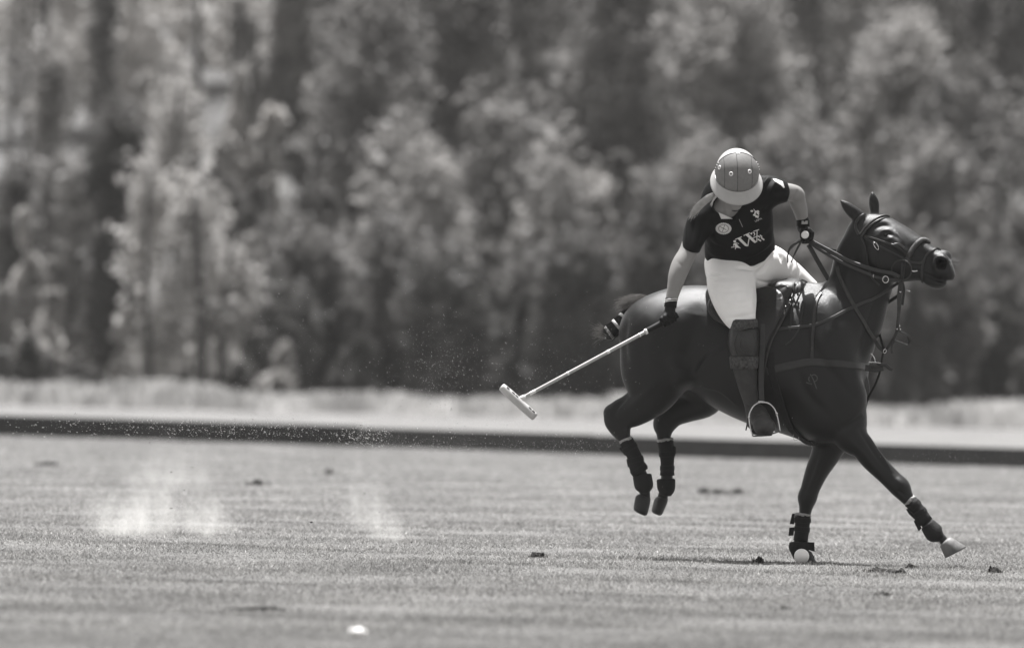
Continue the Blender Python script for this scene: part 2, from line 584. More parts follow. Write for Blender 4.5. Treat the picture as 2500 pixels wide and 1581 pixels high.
hgt = (RNG.uniform(.005, .015, m) * (1 + .5 * tuft) + (RNG.random(m) < .05) * RNG.uniform(0, .016, m)) * (1 + .4 * patch)
tone = RNG.choice([.35, .7, 1.0, 1.35, 2.1], m, p=[.16, .26, .30, .20, .08]).astype(np.float32) * (1 + .25 * tuft)
wd = RNG.uniform(.0016, .0034, m) * np.clip(dd / 62, .8, 1.7)
an = RNG.uniform(0, 2 * np.pi, m)
tx, ty = RNG.normal(0, 1.0, m) * hgt, RNG.normal(0, 1.0, m) * hgt
V = np.zeros((m, 3, 3), np.float32)
V[:, 0] = np.stack([x - wd * np.cos(an), y - wd * np.sin(an), z - .003], 1)
V[:, 1] = np.stack([x + wd * np.cos(an), y + wd * np.sin(an), z - .003], 1)
V[:, 2] = np.stack([x + tx, y + ty, z + hgt], 1)
g_ = mesh_np('grass', V.reshape(-1, 3), np.arange(m * 3).reshape(-1, 3), bmx, smooth=False)
at = g_.data.attributes.new('tone', 'FLOAT', 'POINT'); at.data.foreach_set('value', np.repeat(tone, 3).astype(np.float32))
tag(g_, 'short mown turf of the polo field', kind='stuff')

# ================================================================== sideboards
M_board = mat('dark_board', 0.006, rough=0.6, spec=0.4, var=0.3, scale=6, bump=0.15, bscale=20, warm=0.95)
M_board2 = mat('grey_board', 0.030, rough=0.65, spec=0.4, var=0.25, scale=6, bump=0.15, bscale=20, warm=0.97)
E0, E1 = G(0, 1062), G(2500, 1142)
ed = (E1 - E0)
sb = empty('sideboard', tuple((E0 + E1) / 2), 'long low dark sideboard running across the field behind the pony', 'sideboard')
dirb = ed.normalized(); nrm = Vector((0, 0, 1)).cross(dirb)
jo = [-1925, -785, -215, 355, 925, 1495, 2065, 2635, 3205, 4345]
hb = 49 / F_PX * ((E0 + E1) / 2 - CAM_P).length
for q, (a, b) in enumerate(zip(jo[:-1], jo[1:])):
    pa = E0 + ed * (a / 2500); pb_ = E0 + ed * (b / 2500)
    hk = hb * (1.05 if q < 4 else .98 if q == 4 else .94) 
    c = (pa + pb_) / 2 + Vector((0, 0, hk / 2)) + nrm * (.012 * (q % 2) + (-.02 if q < 4 else 0))
    V, F = box_mesh(c, (pb_ - pa) / 2 - dirb * .004, nrm * .018, Vector((0, 0, hk / 2)))
    bo = mesh_np('board', V, F, M_board if q < 4 else M_board2, sb, smooth=False)
    bv = bo.modifiers.new('b', 'BEVEL'); bv.width = .006; bv.segments = 2
    for s in (.12, .88):
        p = pa + (pb_ - pa) * s + nrm * .05
        V, F = box_mesh(p + Vector((0, 0, hk * .38)), dirb * .02, nrm * .02, Vector((0, 0, hk * .42)))
        mesh_np('stake', V, F, M_board, sb, smooth=False)

# ================================================================== the bank of weeds, the hill and the wood
hm_ = mat('hill_grass', 0.075, rough=0.95, var=0.3, scale=.25, warm=.97)
n, l = hm_.node_tree.nodes, hm_.node_tree.links      # open dry grass on the left, dark forest floor under the wood
geo = n.new('ShaderNodeNewGeometry'); sp = n.new('ShaderNodeSeparateXYZ'); mr = n.new('ShaderNodeMapRange'); mx_ = n.new('ShaderNodeMixRGB')
mr.inputs['From Min'].default_value = -6.5; mr.inputs['From Max'].default_value = -4.0
l.new(geo.outputs['Position'], sp.inputs[0]); l.new(sp.outputs['X'], mr.inputs['Value']); l.new(mr.outputs[0], mx_.inputs[0])
src_ = n['Principled BSDF'].inputs['Base Color'].links[0].from_socket
l.new(src_, mx_.inputs[1]); mx_.inputs[2].default_value = (.07, .069, .066, 1); l.new(mx_.outputs[0], n['Principled BSDF'].inputs['Base Color'])
xs = np.r_[-1500, -300, np.arange(-120, 121, 8), 300, 1500]; ys = np.r_[150, 158, np.arange(160, 420, 8), 440, 600, 1500]
X, Y = np.meshgrid(xs, ys); Z = np.where(Y < 425, hill_h(X, Y), 40.0) + .02
Z += np.where(Y > 165, .5 * np.sin(X * .21) * np.sin(Y * .13), 0); Z[0] = -.3
V = np.stack([X.ravel(), Y.ravel(), Z.ravel()], 1); nx, ny = len(xs), len(ys)
i, j = np.meshgrid(np.arange(nx - 1), np.arange(ny - 1)); k = (j * nx + i).ravel()
mesh_np('hill', V, np.stack([k, k + 1, k + nx + 1, k + nx], 1), hm_)['kind'] = 'structure'

def leaf_mat(name, c, tr=.48, var=.45):
    return mat(name, c, rough=.6, spec=.3, var=var, scale=.9, trans=tr, warm=.94)
LM = {k: leaf_mat('leaves_' + k, c) for k, c in (('dark', .090), ('deep', .130), ('mid', .19), ('soft', .26), ('pale', .36), ('hazy', .44))}  # paler tones also carry distance haze in the leaf colour
M_bark = mat('bark', 0.045, rough=.9, var=.4, scale=5, bump=.3, bscale=12, warm=.92)

# tall weeds along the far edge of the field
r = np.random.default_rng(31)
NW = 30000
px = r.uniform(-700, 3200, NW); d = r.uniform(187, 199, NW)
xx = (px - 1250) / F_PX * d; yy = d - FOCUS
hh = .36 + .16 * np.sin(xx * 1.3) * np.sin(xx * .41 + 1) + .10 * np.sin(xx * 3.7 + yy)
hh = np.clip(hh, .14, .8) * .74 * r.uniform(.45, 1.1, NW) * np.where(px < 200, 1.35, 1.0) * np.where((px > 1250) & (px < 1500), .7, 1)
gap = (np.sin(xx * 2.3 + 1) + np.sin(xx * 5.1) * .6) > 1.15
sel = ~(gap & (d < 191))
xx, yy, hh = xx[sel], yy[sel], hh[sel]; m = len(xx)
w = r.uniform(.008, .022, m); tx = r.normal(0, .22, m) * hh; ty = r.normal(0, .22, m) * hh
V = np.zeros((m, 4, 3), np.float32)
V[:, 0] = np.stack([xx - w, yy, np.zeros(m)], 1); V[:, 1] = np.stack([xx + w, yy, np.zeros(m)], 1)
V[:, 2] = np.stack([xx + tx + w * 1.2, yy + ty, hh], 1); V[:, 3] = np.stack([xx + tx - w * 1.2, yy + ty, hh], 1)
g_ = mesh_np('tall_grass', V.reshape(-1, 3), np.arange(m * 4).reshape(-1, 4), mat('dry_weeds', .42, rough=.8, var=.55, scale=.9, trans=.45), smooth=False)
tag(g_, 'pale tall weeds along the far edge of the field', kind='stuff')

def leaves(centres, radii, per, size, rng, squash=1.25):
    """leaf sprays: per leaves round each clump centre, as loose tilted faces"""
    C = np.repeat(np.asarray(centres, float), per, 0); R = np.repeat(np.asarray(radii, float), per)
    k = len(C)
    o = rng.normal(0, 1, (k, 3)); o /= np.linalg.norm(o, axis=1)[:, None]
    o *= (rng.random(k) ** .45 * R)[:, None]; o[:, 2] *= squash
    P0 = C + o
    a = rng.normal(0, 1, (k, 3)); a /= np.linalg.norm(a, axis=1)[:, None]
    b = np.cross(a, rng.normal(0, 1, (k, 3))); b /= np.linalg.norm(b, axis=1)[:, None]
    s = (size * rng.uniform(.6, 1.4, k))[:, None]
    a = a * s; b = b * s * .6
    V = np.stack([P0 - a, P0 + b, P0 + a, P0 - b], 1).reshape(-1, 3)
    return V, np.arange(k * 4).reshape(-1, 4)

def tree(px, y, h, w, tone, label, kind='leafy', name='tree', base=.12, group='trees of the wood beyond the field', seed=None, dens=1.0, trunk=True, lean=0.0, stem=None):
    seed = seed if seed is not None else int(px * 7 + y * 3 + h * 11)
    rng = np.random.default_rng(abs(seed))
    d = FOCUS + y
    x = (px - 1250) / F_PX * d
    z0 = float(hill_h(x, y))
    root = empty(name, (x, y, z0), label, 'shrub' if name == 'shrub' else 'tree', group)
    def axis(t): return np.array([x + lean * h * t + .15 * w * math.sin(3 * t + seed % 7) * t, y, z0 + h * t])
    # trunk and limbs
    if trunk:
        tp = [tuple(axis(t)) for t in np.linspace(0, .92 if kind != 'bare' else 1, 9)]
        tr = stem if stem else .035 * h ** .9 * .55 if kind != 'bare' else .022 * h ** .9 * .5
        parts = [tube_mesh(tp, np.linspace(tr, tr * (.22 if not stem else .5), 9), 7)]
        nl = 9 if kind == 'leafy' else 6
        for q in range(nl):
            t = rng.uniform(max(.18, base), .82); a = rng.uniform(0, 6.28)
            p0 = axis(t); ln = w * .5 * rng.uniform(.5, .95) * (1 - .4 * t)
            up = rng.uniform(.4, 1.1)
            p2 = p0 + np.array([math.cos(a) * ln, math.sin(a) * ln, ln * up])
            p1 = (p0 + p2) / 2 + np.array([0, 0, -.1 * ln])
            parts.append(tube_mesh([p0, p1, p2], [tr * .4 * (1.2 - t), tr * .25, tr * .06], 5, cap=False))
        Vt, Ft = merge(parts)
        mesh_np('trunk', Vt, Ft, M_bark, root)
    # crown
    C, R = [], []
    if kind == 'ragged':      # several upright plumes of different height
        for q in range(max(4, int(3.2 * w * dens ** .5))):
            a = rng.uniform(0, 6.28); rd = w / 2 * rng.random() ** .6
            bx, by = math.cos(a) * rd, math.sin(a) * rd
            ph = h * rng.uniform(.42, 1.0) * (1 - .35 * rd / (w / 2)); ln = rng.normal(0, .09); pr = rng.uniform(.16, .36) * min(1.2, .55 + .2 * w)
            for u in range(max(4, int(ph * 3.2 * dens ** .5))):
                t = rng.random() ** .8
                C.append(np.array([x + lean * ph * t + bx + ln * ph * t + rng.normal(0, .08), y + by + (.4 * w if stem else 0), z0 + ph * (base + (1 - base) * t)]))
                R.append(pr * (1.15 - .75 * t) * rng.uniform(.7, 1.3))
    n_ = 0 if kind == 'ragged' else int((12 + 3.4 * h * w ** .8) * dens)
    for q in range(n_):
        t = base + (1 - base) * rng.random() ** .8
        if kind == 'column': prof = min(1, (t + .15) * 2.2) * (1 - max(0, t - .80) / .20 * .55)
        elif kind == 'spire': prof = (1 - t) * 1.0 + .05
        elif kind == 'bare': prof = .3 + .8 * math.sin(math.pi * min(1, t * 1.0))
        else: prof = math.sqrt(max(.02, 1 - ((t - .55) / .52) ** 2))
        a = rng.uniform(0, 6.28); rad = w / 2 * prof * rng.random() ** .4 * rng.uniform(.75, 1.12)
        c = axis(t) + np.array([math.cos(a) * rad, math.sin(a) * rad + (.5 * w if stem else 0), 0])
        C.append(c); R.append(rng.uniform(.36, .90) * min(1.2, .5 + .16 * w))
    per = 84 if kind in ('leafy', 'ragged') else 60 if kind != 'bare' else 30
    V, Q = leaves(C, R, per, .105, rng, 1.6)
    mesh_np('crown', V, Q, LM[tone], root, smooth=False)
    return root
# --- the left: pale open wood with dark stems
T = tree
T(268, 146, 5.1, .66, 'dark', 'tall dark column-shaped evergreen standing alone at the left', 'column', 'evergreen_tree', base=.0, dens=3.2, lean=.012)
T(238, 190, 8.2, .26, 'mid', 'thin dark spire-topped conifer behind the dark column evergreen', 'column', 'conifer_tree', base=.0, dens=2.0, stem=.03)
T(108, 165, 5.7, .4, 'soft', 'slim grey conifer left of the spire-topped one', 'spire', 'conifer_tree', base=.15, dens=1.2, stem=.03)
T(132, 158, 4.4, .5, 'mid', 'short grey conifer just right of the slim grey one', 'spire', 'conifer_tree', base=.15, dens=1.2, stem=.03)
T(180, 152, 4.2, .45, 'mid', 'short grey conifer halfway to the dark column evergreen', 'spire', 'conifer_tree', base=.3, dens=1.2, stem=.03)
T(32, 160, 3.9, .6, 'deep', 'stubby dark conifer at the left edge of the picture', 'spire', 'conifer_tree', base=.35, dens=1.6, stem=.04)
T(366, 142, 4.2, 1.1, 'pale', 'pale thin-crowned tree with dark stem beside the dark column evergreen', 'bare', base=.15, dens=1.1, stem=.075)
T(433, 150, 5.9, 1.2, 'pale', 'tallest pale tree on the left, its stem bare through the middle', 'bare', base=.2, dens=.9, stem=.07)
T(492, 141, 3.8, 1.2, 'pale', 'pale tree with the thickest dark stem, behind the arching bush', 'bare', base=.3, dens=1.0, stem=.12)
T(549, 142, 3.0, 1.1, 'pale', 'pale tree with short dark stem next to the thickest stem', 'bare', base=.3, dens=1.0, stem=.10)
T(470, 186, 7.4, 1.1, 'mid', 'grey round-crowned tree high behind the pale stems', dens=.5, base=.68)
T(590, 172, 6.4, 1.5, 'hazy', 'grey feathery tree between the pale stems and the dark wood', 'ragged', dens=2, base=.1)
T(680, 190, 9.2, 1.9, 'pale', 'tall grey tree where the open wood meets the dense wood', 'ragged', dens=2, base=.1)
for i, (q, hh_, lb) in enumerate(((8, 9, 'leaning bare sapling at the very left edge of the picture'), (52, 8.5, 'thin bare sapling next to the leaning one in the upper left corner'), (76, 10, 'tallest thin bare sapling left of the slim grey conifer'), (92, 9.2, 'thin bare sapling closest to the slim grey conifer'))):
    T(q, 182 + i * 3, hh_, .5, 'soft', lb, 'bare', 'sapling', base=.3, group='bare saplings in the upper left corner', dens=.35, lean=.03 * (1 if i == 0 else .3))
T(575, 145, 1.75, 1.7, 'pale', 'pale arching bush in front of the dark wood at the left', 'ragged', 'shrub', base=.05, group='shrubs at the edge of the wood', dens=3, lean=.16)
T(415, 144, 1.7, .9, 'soft', 'pale upright bush at the foot of the pale stems', 'ragged', 'shrub', base=.0, group='shrubs at the edge of the wood', dens=2)
T(322, 145, 2.7, .6, 'hazy', 'tall pale bush right of the dark column evergreen', 'ragged', 'shrub', base=.0, group='shrubs at the edge of the wood', dens=2)
T(110, 144, 1.9, 1.2, 'pale', 'pale bush between the two dark bushes at the lower left', 'ragged', 'shrub', base=.0, group='shrubs at the edge of the wood', dens=2)
T(45, 143, 1.6, 1.0, 'dark', 'dark bush at the lower left edge of the picture', 'ragged', 'shrub', base=.0, group='shrubs at the edge of the wood', dens=3)
T(185, 142, 1.3, .9, 'dark', 'low dark bush under the dark column evergreen', 'ragged', 'shrub', base=.0, group='shrubs at the edge of the wood', dens=3)
T(100, 158, 3.2, 2.2, 'hazy', 'pale broad tree low behind the conifers at the left', 'ragged', base=.0, dens=2)
T(30, 170, 3.6, 2.0, 'hazy', 'grey broad tree behind the stubby dark conifer', 'ragged', base=.0, dens=2)
T(190, 172, 4.2, 1.8, 'hazy', 'pale tree filling the gap left of the dark column evergreen', 'ragged', base=.0, dens=2)
T(400, 178, 4.6, 2.4, 'hazy', 'grey tree behind the pale stems right of the dark column evergreen', 'ragged', base=.0, dens=2)
pop = [(8, 150, 3.0, .55, 'pale', 'narrow grey poplar right at the left edge of the picture'), (62, 152, 3.6, .6, 'hazy', 'narrow pale poplar beside the stubby dark conifer'),
       (92, 156, 4.0, .5, 'deep', 'narrow dark poplar under the slim grey conifer'), (128, 150, 2.9, .6, 'hazy', 'short pale poplar under the short grey conifer'),
       (160, 153, 3.5, .5, 'pale', 'narrow grey poplar left of the dark column evergreen'), (205, 156, 4.3, .6, 'hazy', 'pale poplar touching the dark column evergreen on its left'),
       (318, 155, 4.6, .5, 'pale', 'narrow grey poplar touching the dark column evergreen on its right'), (344, 160, 5.2, .5, 'hazy', 'pale poplar in the first gap right of the dark column evergreen'),
       (398, 157, 4.7, .5, 'pale', 'grey poplar between the first two dark stems'), (458, 162, 5.6, .55, 'hazy', 'pale poplar just left of the thickest dark stem'),
       (520, 158, 4.6, .5, 'hazy', 'pale poplar just right of the thickest dark stem'), (585, 156, 4.3, .6, 'pale', 'grey poplar above the pale arching bush'),
       (640, 160, 5.2, .7, 'soft', 'dark grey poplar right above the pale arching bush'), (560, 175, 6.6, .8, 'pale', 'tall grey poplar high above the pale arching bush'),
       (700, 156, 4.6, .7, 'deep', 'dark poplar at the left border of the dense wood')]
for q, y_, hh_, w_, tn, lb in pop:
    T(q, y_, hh_, w_, tn, lb, 'ragged', 'poplar_tree', base=.0, group='narrow poplars on the left', dens=2.4)
# --- the dense wood behind the rider: bushes added, understorey shade put into their dark leaf tones
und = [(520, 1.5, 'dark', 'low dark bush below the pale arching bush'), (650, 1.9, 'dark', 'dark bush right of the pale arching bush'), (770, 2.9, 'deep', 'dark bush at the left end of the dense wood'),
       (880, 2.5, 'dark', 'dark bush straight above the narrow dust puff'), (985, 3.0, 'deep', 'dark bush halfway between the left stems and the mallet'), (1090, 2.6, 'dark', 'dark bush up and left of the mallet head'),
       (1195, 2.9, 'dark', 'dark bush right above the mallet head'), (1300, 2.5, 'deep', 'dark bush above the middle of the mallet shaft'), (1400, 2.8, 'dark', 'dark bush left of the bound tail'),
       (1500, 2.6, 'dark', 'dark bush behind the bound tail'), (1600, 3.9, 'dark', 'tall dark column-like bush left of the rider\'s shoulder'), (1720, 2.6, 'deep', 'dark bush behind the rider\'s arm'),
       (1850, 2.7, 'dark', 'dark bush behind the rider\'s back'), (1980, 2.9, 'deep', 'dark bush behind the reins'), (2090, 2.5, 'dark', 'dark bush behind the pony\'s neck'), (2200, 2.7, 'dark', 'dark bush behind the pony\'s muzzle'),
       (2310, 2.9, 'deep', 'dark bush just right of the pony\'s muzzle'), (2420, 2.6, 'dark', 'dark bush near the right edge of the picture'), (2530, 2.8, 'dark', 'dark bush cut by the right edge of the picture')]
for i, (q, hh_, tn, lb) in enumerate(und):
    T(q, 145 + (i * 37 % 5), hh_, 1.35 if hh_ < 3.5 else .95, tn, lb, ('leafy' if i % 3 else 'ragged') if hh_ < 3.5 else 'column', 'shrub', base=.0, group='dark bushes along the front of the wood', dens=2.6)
# --- trees rising behind them
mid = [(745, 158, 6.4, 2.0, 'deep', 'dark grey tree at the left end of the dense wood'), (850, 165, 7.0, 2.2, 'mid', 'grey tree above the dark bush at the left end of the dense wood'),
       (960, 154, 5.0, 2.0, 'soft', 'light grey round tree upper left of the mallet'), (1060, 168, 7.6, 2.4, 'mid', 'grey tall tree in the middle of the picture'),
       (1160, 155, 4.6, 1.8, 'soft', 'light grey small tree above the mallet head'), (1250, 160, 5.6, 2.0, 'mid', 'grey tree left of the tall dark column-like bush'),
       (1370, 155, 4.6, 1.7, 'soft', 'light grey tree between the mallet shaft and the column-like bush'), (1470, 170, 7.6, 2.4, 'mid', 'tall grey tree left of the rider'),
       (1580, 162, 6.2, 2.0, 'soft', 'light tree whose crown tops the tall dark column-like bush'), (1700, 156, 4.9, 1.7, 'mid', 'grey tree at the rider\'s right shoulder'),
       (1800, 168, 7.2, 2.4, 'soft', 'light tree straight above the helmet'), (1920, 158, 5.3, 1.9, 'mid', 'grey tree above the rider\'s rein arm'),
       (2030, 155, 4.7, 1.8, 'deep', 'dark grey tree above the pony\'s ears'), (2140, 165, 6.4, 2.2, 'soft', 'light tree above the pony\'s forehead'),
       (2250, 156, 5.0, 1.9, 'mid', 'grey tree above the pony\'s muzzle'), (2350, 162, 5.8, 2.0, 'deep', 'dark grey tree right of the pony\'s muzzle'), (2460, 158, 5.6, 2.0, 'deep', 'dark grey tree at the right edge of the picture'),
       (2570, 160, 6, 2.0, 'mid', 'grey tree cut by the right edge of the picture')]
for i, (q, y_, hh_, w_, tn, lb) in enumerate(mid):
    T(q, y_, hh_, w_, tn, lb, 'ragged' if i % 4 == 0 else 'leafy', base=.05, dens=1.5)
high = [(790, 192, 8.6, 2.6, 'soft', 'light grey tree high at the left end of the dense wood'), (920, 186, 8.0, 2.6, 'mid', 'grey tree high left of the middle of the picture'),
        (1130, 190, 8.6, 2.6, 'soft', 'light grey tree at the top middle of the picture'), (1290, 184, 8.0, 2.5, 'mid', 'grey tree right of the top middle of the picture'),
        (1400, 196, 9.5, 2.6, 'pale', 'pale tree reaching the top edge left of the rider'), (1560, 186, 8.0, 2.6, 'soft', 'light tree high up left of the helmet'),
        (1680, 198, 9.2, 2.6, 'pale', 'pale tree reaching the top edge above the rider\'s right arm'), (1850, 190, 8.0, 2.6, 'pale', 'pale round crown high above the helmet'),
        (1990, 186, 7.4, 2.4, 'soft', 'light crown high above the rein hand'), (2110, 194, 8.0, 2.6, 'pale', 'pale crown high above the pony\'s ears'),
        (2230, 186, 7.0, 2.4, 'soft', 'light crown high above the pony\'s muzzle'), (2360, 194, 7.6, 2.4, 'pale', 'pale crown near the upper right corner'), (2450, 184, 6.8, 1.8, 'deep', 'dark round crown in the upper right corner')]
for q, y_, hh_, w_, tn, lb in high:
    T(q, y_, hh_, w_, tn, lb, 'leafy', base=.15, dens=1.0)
# the wood goes on up the hill behind: reads as one mass
rng = np.random.default_rng(77)
C, R = [], []
for i in range(170):
    px_ = rng.uniform(-120, 720) if i >= 110 else rng.uniform(560, 3600) if i % 4 else rng.uniform(-1700, -300)
    y_ = rng.uniform(196, 270) if i >= 110 else rng.uniform(200, 300); d = FOCUS + y_
    xx_ = (px_ - 1250) / F_PX * d; z_ = float(hill_h(xx_, y_)); hh_ = rng.uniform(5, 9); w_ = rng.uniform(2.2, 3.4)
    for q in range(34):
        t = rng.random(); pr = math.sqrt(max(.02, 1 - ((t - .55) / .52) ** 2)); a = rng.uniform(0, 6.28); rd = w_ / 2 * pr * rng.random() ** .4
        C.append((xx_ + math.cos(a) * rd, y_ + math.sin(a) * rd, z_ + hh_ * t)); R.append(rng.uniform(.35, .7))
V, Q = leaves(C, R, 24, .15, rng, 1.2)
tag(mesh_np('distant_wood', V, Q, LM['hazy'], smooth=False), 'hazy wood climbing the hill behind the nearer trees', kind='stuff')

# ================================================================== haze
V, F = box_mesh((0, 1350, 27), (3150, 0, 0), (0, 1750, 0), (0, 0, 28.5))
hz = bpy.data.materials.new('haze'); hz.use_nodes = True
n, l = hz.node_tree.nodes, hz.node_tree.links
n.remove(n['Principled BSDF'])
vp = n.new('ShaderNodeVolumePrincipled'); vp.inputs['Color'].default_value = (.96, .95, .94, 1); vp.inputs['Density'].default_value = .00010; vp.inputs['Anisotropy'].default_value = .2
l.new(vp.outputs[0], n['Material Output'].inputs['Volume'])
o = mesh_np('haze', V, F, hz, smooth=False)
o['kind'] = 'stuff'; o['label'] = 'thin pale summer haze over field and wood'
# ================================================================== the horse
M_coat = mat('horse_coat', 0.0032, rough=0.42, spec=0.38, var=0.25, scale=5, bump=0.24, bscale=420, stretch=(0.2, 1, 1), sheen=0.05, warm=0.9)
M_hair_lit = mat('sunlit_tail_hair', 0.28, rough=0.45, spec=0.5, trans=.3, warm=0.93)  # paled copy of the horse hair, sunlight put into its colour
M_hair = mat('horse_hair', 0.014, rough=0.4, spec=0.5, warm=0.93)
M_hoof_dark = mat('dark_hoof', 0.013, rough=0.5, var=0.3, scale=30, bump=0.2, bscale=60, warm=0.95)
M_hoof_pale = mat('pale_hoof', 0.095, rough=0.55, var=0.75, scale=11, bump=0.3, bscale=50, stretch=(1, 1, 0.3))  # blotchy tone variation stands in for shading at the heel
M_boot = mat('leg_boot_neoprene', 0.007, rough=0.8, var=0.3, scale=20, bump=0.3, bscale=90, warm=0.95)
M_metal = mat('steel', 0.55, rough=0.25, metal=0.9, warm=0.99)
M_white = mat('white_tape', 0.7, rough=0.5)
M_eye = mat('horse_eye', 0.004, rough=0.12, spec=0.35)

def yaw(px): return -(px - 1750.0) / PXM * 0.18
def SH(ax, ay, bx, by, dy, w): return S(ax, ay, bx, by, yaw((ax + bx) / 2) + dy, w)

horse = empty('horse', (P(1800, 1376, 0).x, -0.03, 0.0),
              'dark polo pony at full gallop with its ears back and tail bound up', 'horse')
barrel = [SH(1605, 722, 1605, 908, 0, .235), SH(1662, 701, 1650, 925, 0, .262), SH(1720, 697, 1694, 934, 0, .268),
          SH(1785, 706, 1738, 968, 0, .272), SH(1840, 713, 1790, 1010, 0, .292), SH(1892, 708, 1852, 1038, 0, .298),
          SH(1938, 703, 1912, 1056, 0, .275)]
neck = [SH(2098, 540, 2150, 672, -.01, .068), SH(2068, 576, 2157, 700, 0, .082), SH(2053, 622, 2156, 740, 0, .092),
        SH(2030, 676, 2151, 779, 0, .104), SH(2005, 716, 2142, 823, 0, .125), SH(1965, 742, 2124, 862, 0, .16),
        SH(1925, 800, 2104, 908, 0, .205), SH(1905, 880, 2103, 962, 0, .225), SH(1915, 968, 2111, 998, 0, .215)]
near_hind = [SH(1518, 800, 1692, 826, -.10, .13), SH(1517, 868, 1690, 912, -.125, .128), SH(1526, 914, 1674, 934, -.135, .108),
             SH(1533, 945, 1655, 956, -.14, .088), SH(1530, 963, 1620, 995, -.14, .068), SH(1509, 980, 1583, 1019, -.14, .052),
             SH(1486, 992, 1552, 1029, -.14, .044), SH(1477, 1007, 1541, 1036, -.14, .042), SH(1485, 1028, 1539, 1048, -.14, .038),
             SH(1500, 1056, 1539, 1062, -.14, .034), SH(1514, 1080, 1541, 1072, -.14, .030), SH(1538, 1131, 1563, 1122, -.14, .026),
             SH(1555, 1176, 1585, 1165, -.14, .030), SH(1561, 1202, 1587, 1197, -.14, .026), SH(1560, 1216, 1588, 1214, -.14, .026)]
far_hind = [SH(1640, 800, 1775, 850, .10, .12), SH(1655, 890, 1780, 945, .13, .11), SH(1692, 944, 1752, 1004, .14, .085),
            SH(1655, 968, 1702, 1021, .14, .066), SH(1625, 981, 1665, 1034, .14, .055), SH(1602, 1011, 1646, 1050, .14, .045),
            SH(1603, 1046, 1639, 1062, .14, .036), SH(1606, 1076, 1638, 1075, .14, .030), SH(1615, 1120, 1642, 1120, .14, .026),
            SH(1612, 1180, 1642, 1178, .14, .030), SH(1607, 1204, 1632, 1207, .14, .026), SH(1604, 1216, 1630, 1219, .14, .026)]
planted = [SH(1962, 985, 2080, 1000, .08, .11), SH(1986, 1058, 2076, 1066, .08, .085), SH(1980, 1107, 2051, 1108, .08, .068),
           SH(1966, 1150, 2023, 1149, .08, .052), SH(1955, 1190, 2002, 1192, .08, .044), SH(1950, 1213, 1993, 1213, .08, .044),
           SH(1951, 1238, 1984, 1239, .08, .036), SH(1950, 1266, 1976, 1267, .08, .029), SH(1943, 1310, 1968, 1312, .08, .027),
           SH(1932, 1339, 1962, 1333, .08, .032), SH(1948, 1358, 1963, 1335, .08, .028), SH(1964, 1366, 1976, 1346, .08, .028)]
reach = [SH(2110, 990, 2004, 1030, -.10, .115), SH(2114, 1045, 2042, 1084, -.11, .082), SH(2132, 1076, 2077, 1103, -.115, .064),
         SH(2157, 1116, 2104, 1130, -.115, .052), SH(2189, 1152, 2140, 1162, -.115, .046), SH(2216, 1178, 2172, 1197, -.115, .045),
         SH(2228, 1203, 2192, 1214, -.115, .037), SH(2237, 1222, 2210, 1232, -.115, .030), SH(2262, 1255, 2238, 1266, -.115, .027),
         SH(2290, 1290, 2266, 1308, -.115, .032), SH(2306, 1304, 2288, 1318, -.115, .027), SH(2317, 1318, 2299, 1331, -.115, .028)]
def hy(px): return -.15 - (px - 2110) / PXM * 0.36
def SHD(ax, ay, bx, by, w): return S(ax, ay, bx, by, hy((ax + bx) / 2), w)
head = [SHD(2126, 526, 2104, 606, .070), SHD(2160, 527, 2124, 650, .094), SHD(2190, 543, 2156, 684, .098), SHD(2220, 565, 2198, 687, .080),
        SHD(2243, 581, 2228, 686, .064), SHD(2270, 599, 2254, 686, .056), SHD(2293, 613, 2280, 682, .056), SHD(2303, 623, 2290, 682, .058)]

lo, hi = bounds(barrel, neck, near_hind, far_hind, planted, reach, head, pad=.05)
hi[2] += 0.16
HF = Field(lo, hi, 0.0065)
HF.tube(barrel, k=.05, sub=12)
HF.tube(neck, k=.10, sub=8)
HF.tube(far_hind, k=.05, sub=5)
HF.tube(near_hind, k=.05, sub=5)
HF.tube(planted, k=.05, sub=5)
HF.tube(reach, k=.05, sub=5)
HF.tube(head, k=.028, sub=8)
def B(px, py, y, a, b, w, k=.02, rot=0, mode='add'):
    c = P(px, py, y); HF.ball(c, (a / PXM, w, b / PXM), k, mode, math.radians(rot))
# muscles of the near side
B(1625, 800, yaw(1625) - .12, 75, 55, .13, .05, 25)
B(1655, 905, yaw(1655) - .17, 42, 40, .09, .05)
B(1590, 900, yaw(1590) - .16, 36, 80, .09, .05, 10)
B(1975, 945, yaw(1975) - .19, 68, 46, .07, .06, -35)
B(2040, 880, yaw(2040) - .14, 40, 120, .07, .06, 22)
B(2075, 965, yaw(2075) - .15, 36, 36, .07, .05)
B(2070, 985, yaw(2070) + .08, 38, 36, .08, .05)
B(2000, 1020, yaw(2000) - .12, 55, 46, .09, .05, -30)
B(2198, 1186, yaw(2198) - .115, 25, 21, .046, .02, -40)
B(1971, 1213, yaw(1971) + .08, 22, 22, .045, .02)
B(1490, 1003, yaw(1490) - .14, 15, 13, .032, .02, 30)
B(1612, 1035, yaw(1612) + .14, 12, 16, .032, .02)
# withers and loins
B(1990, 735, yaw(1990), 60, 32, .05, .06, -20)
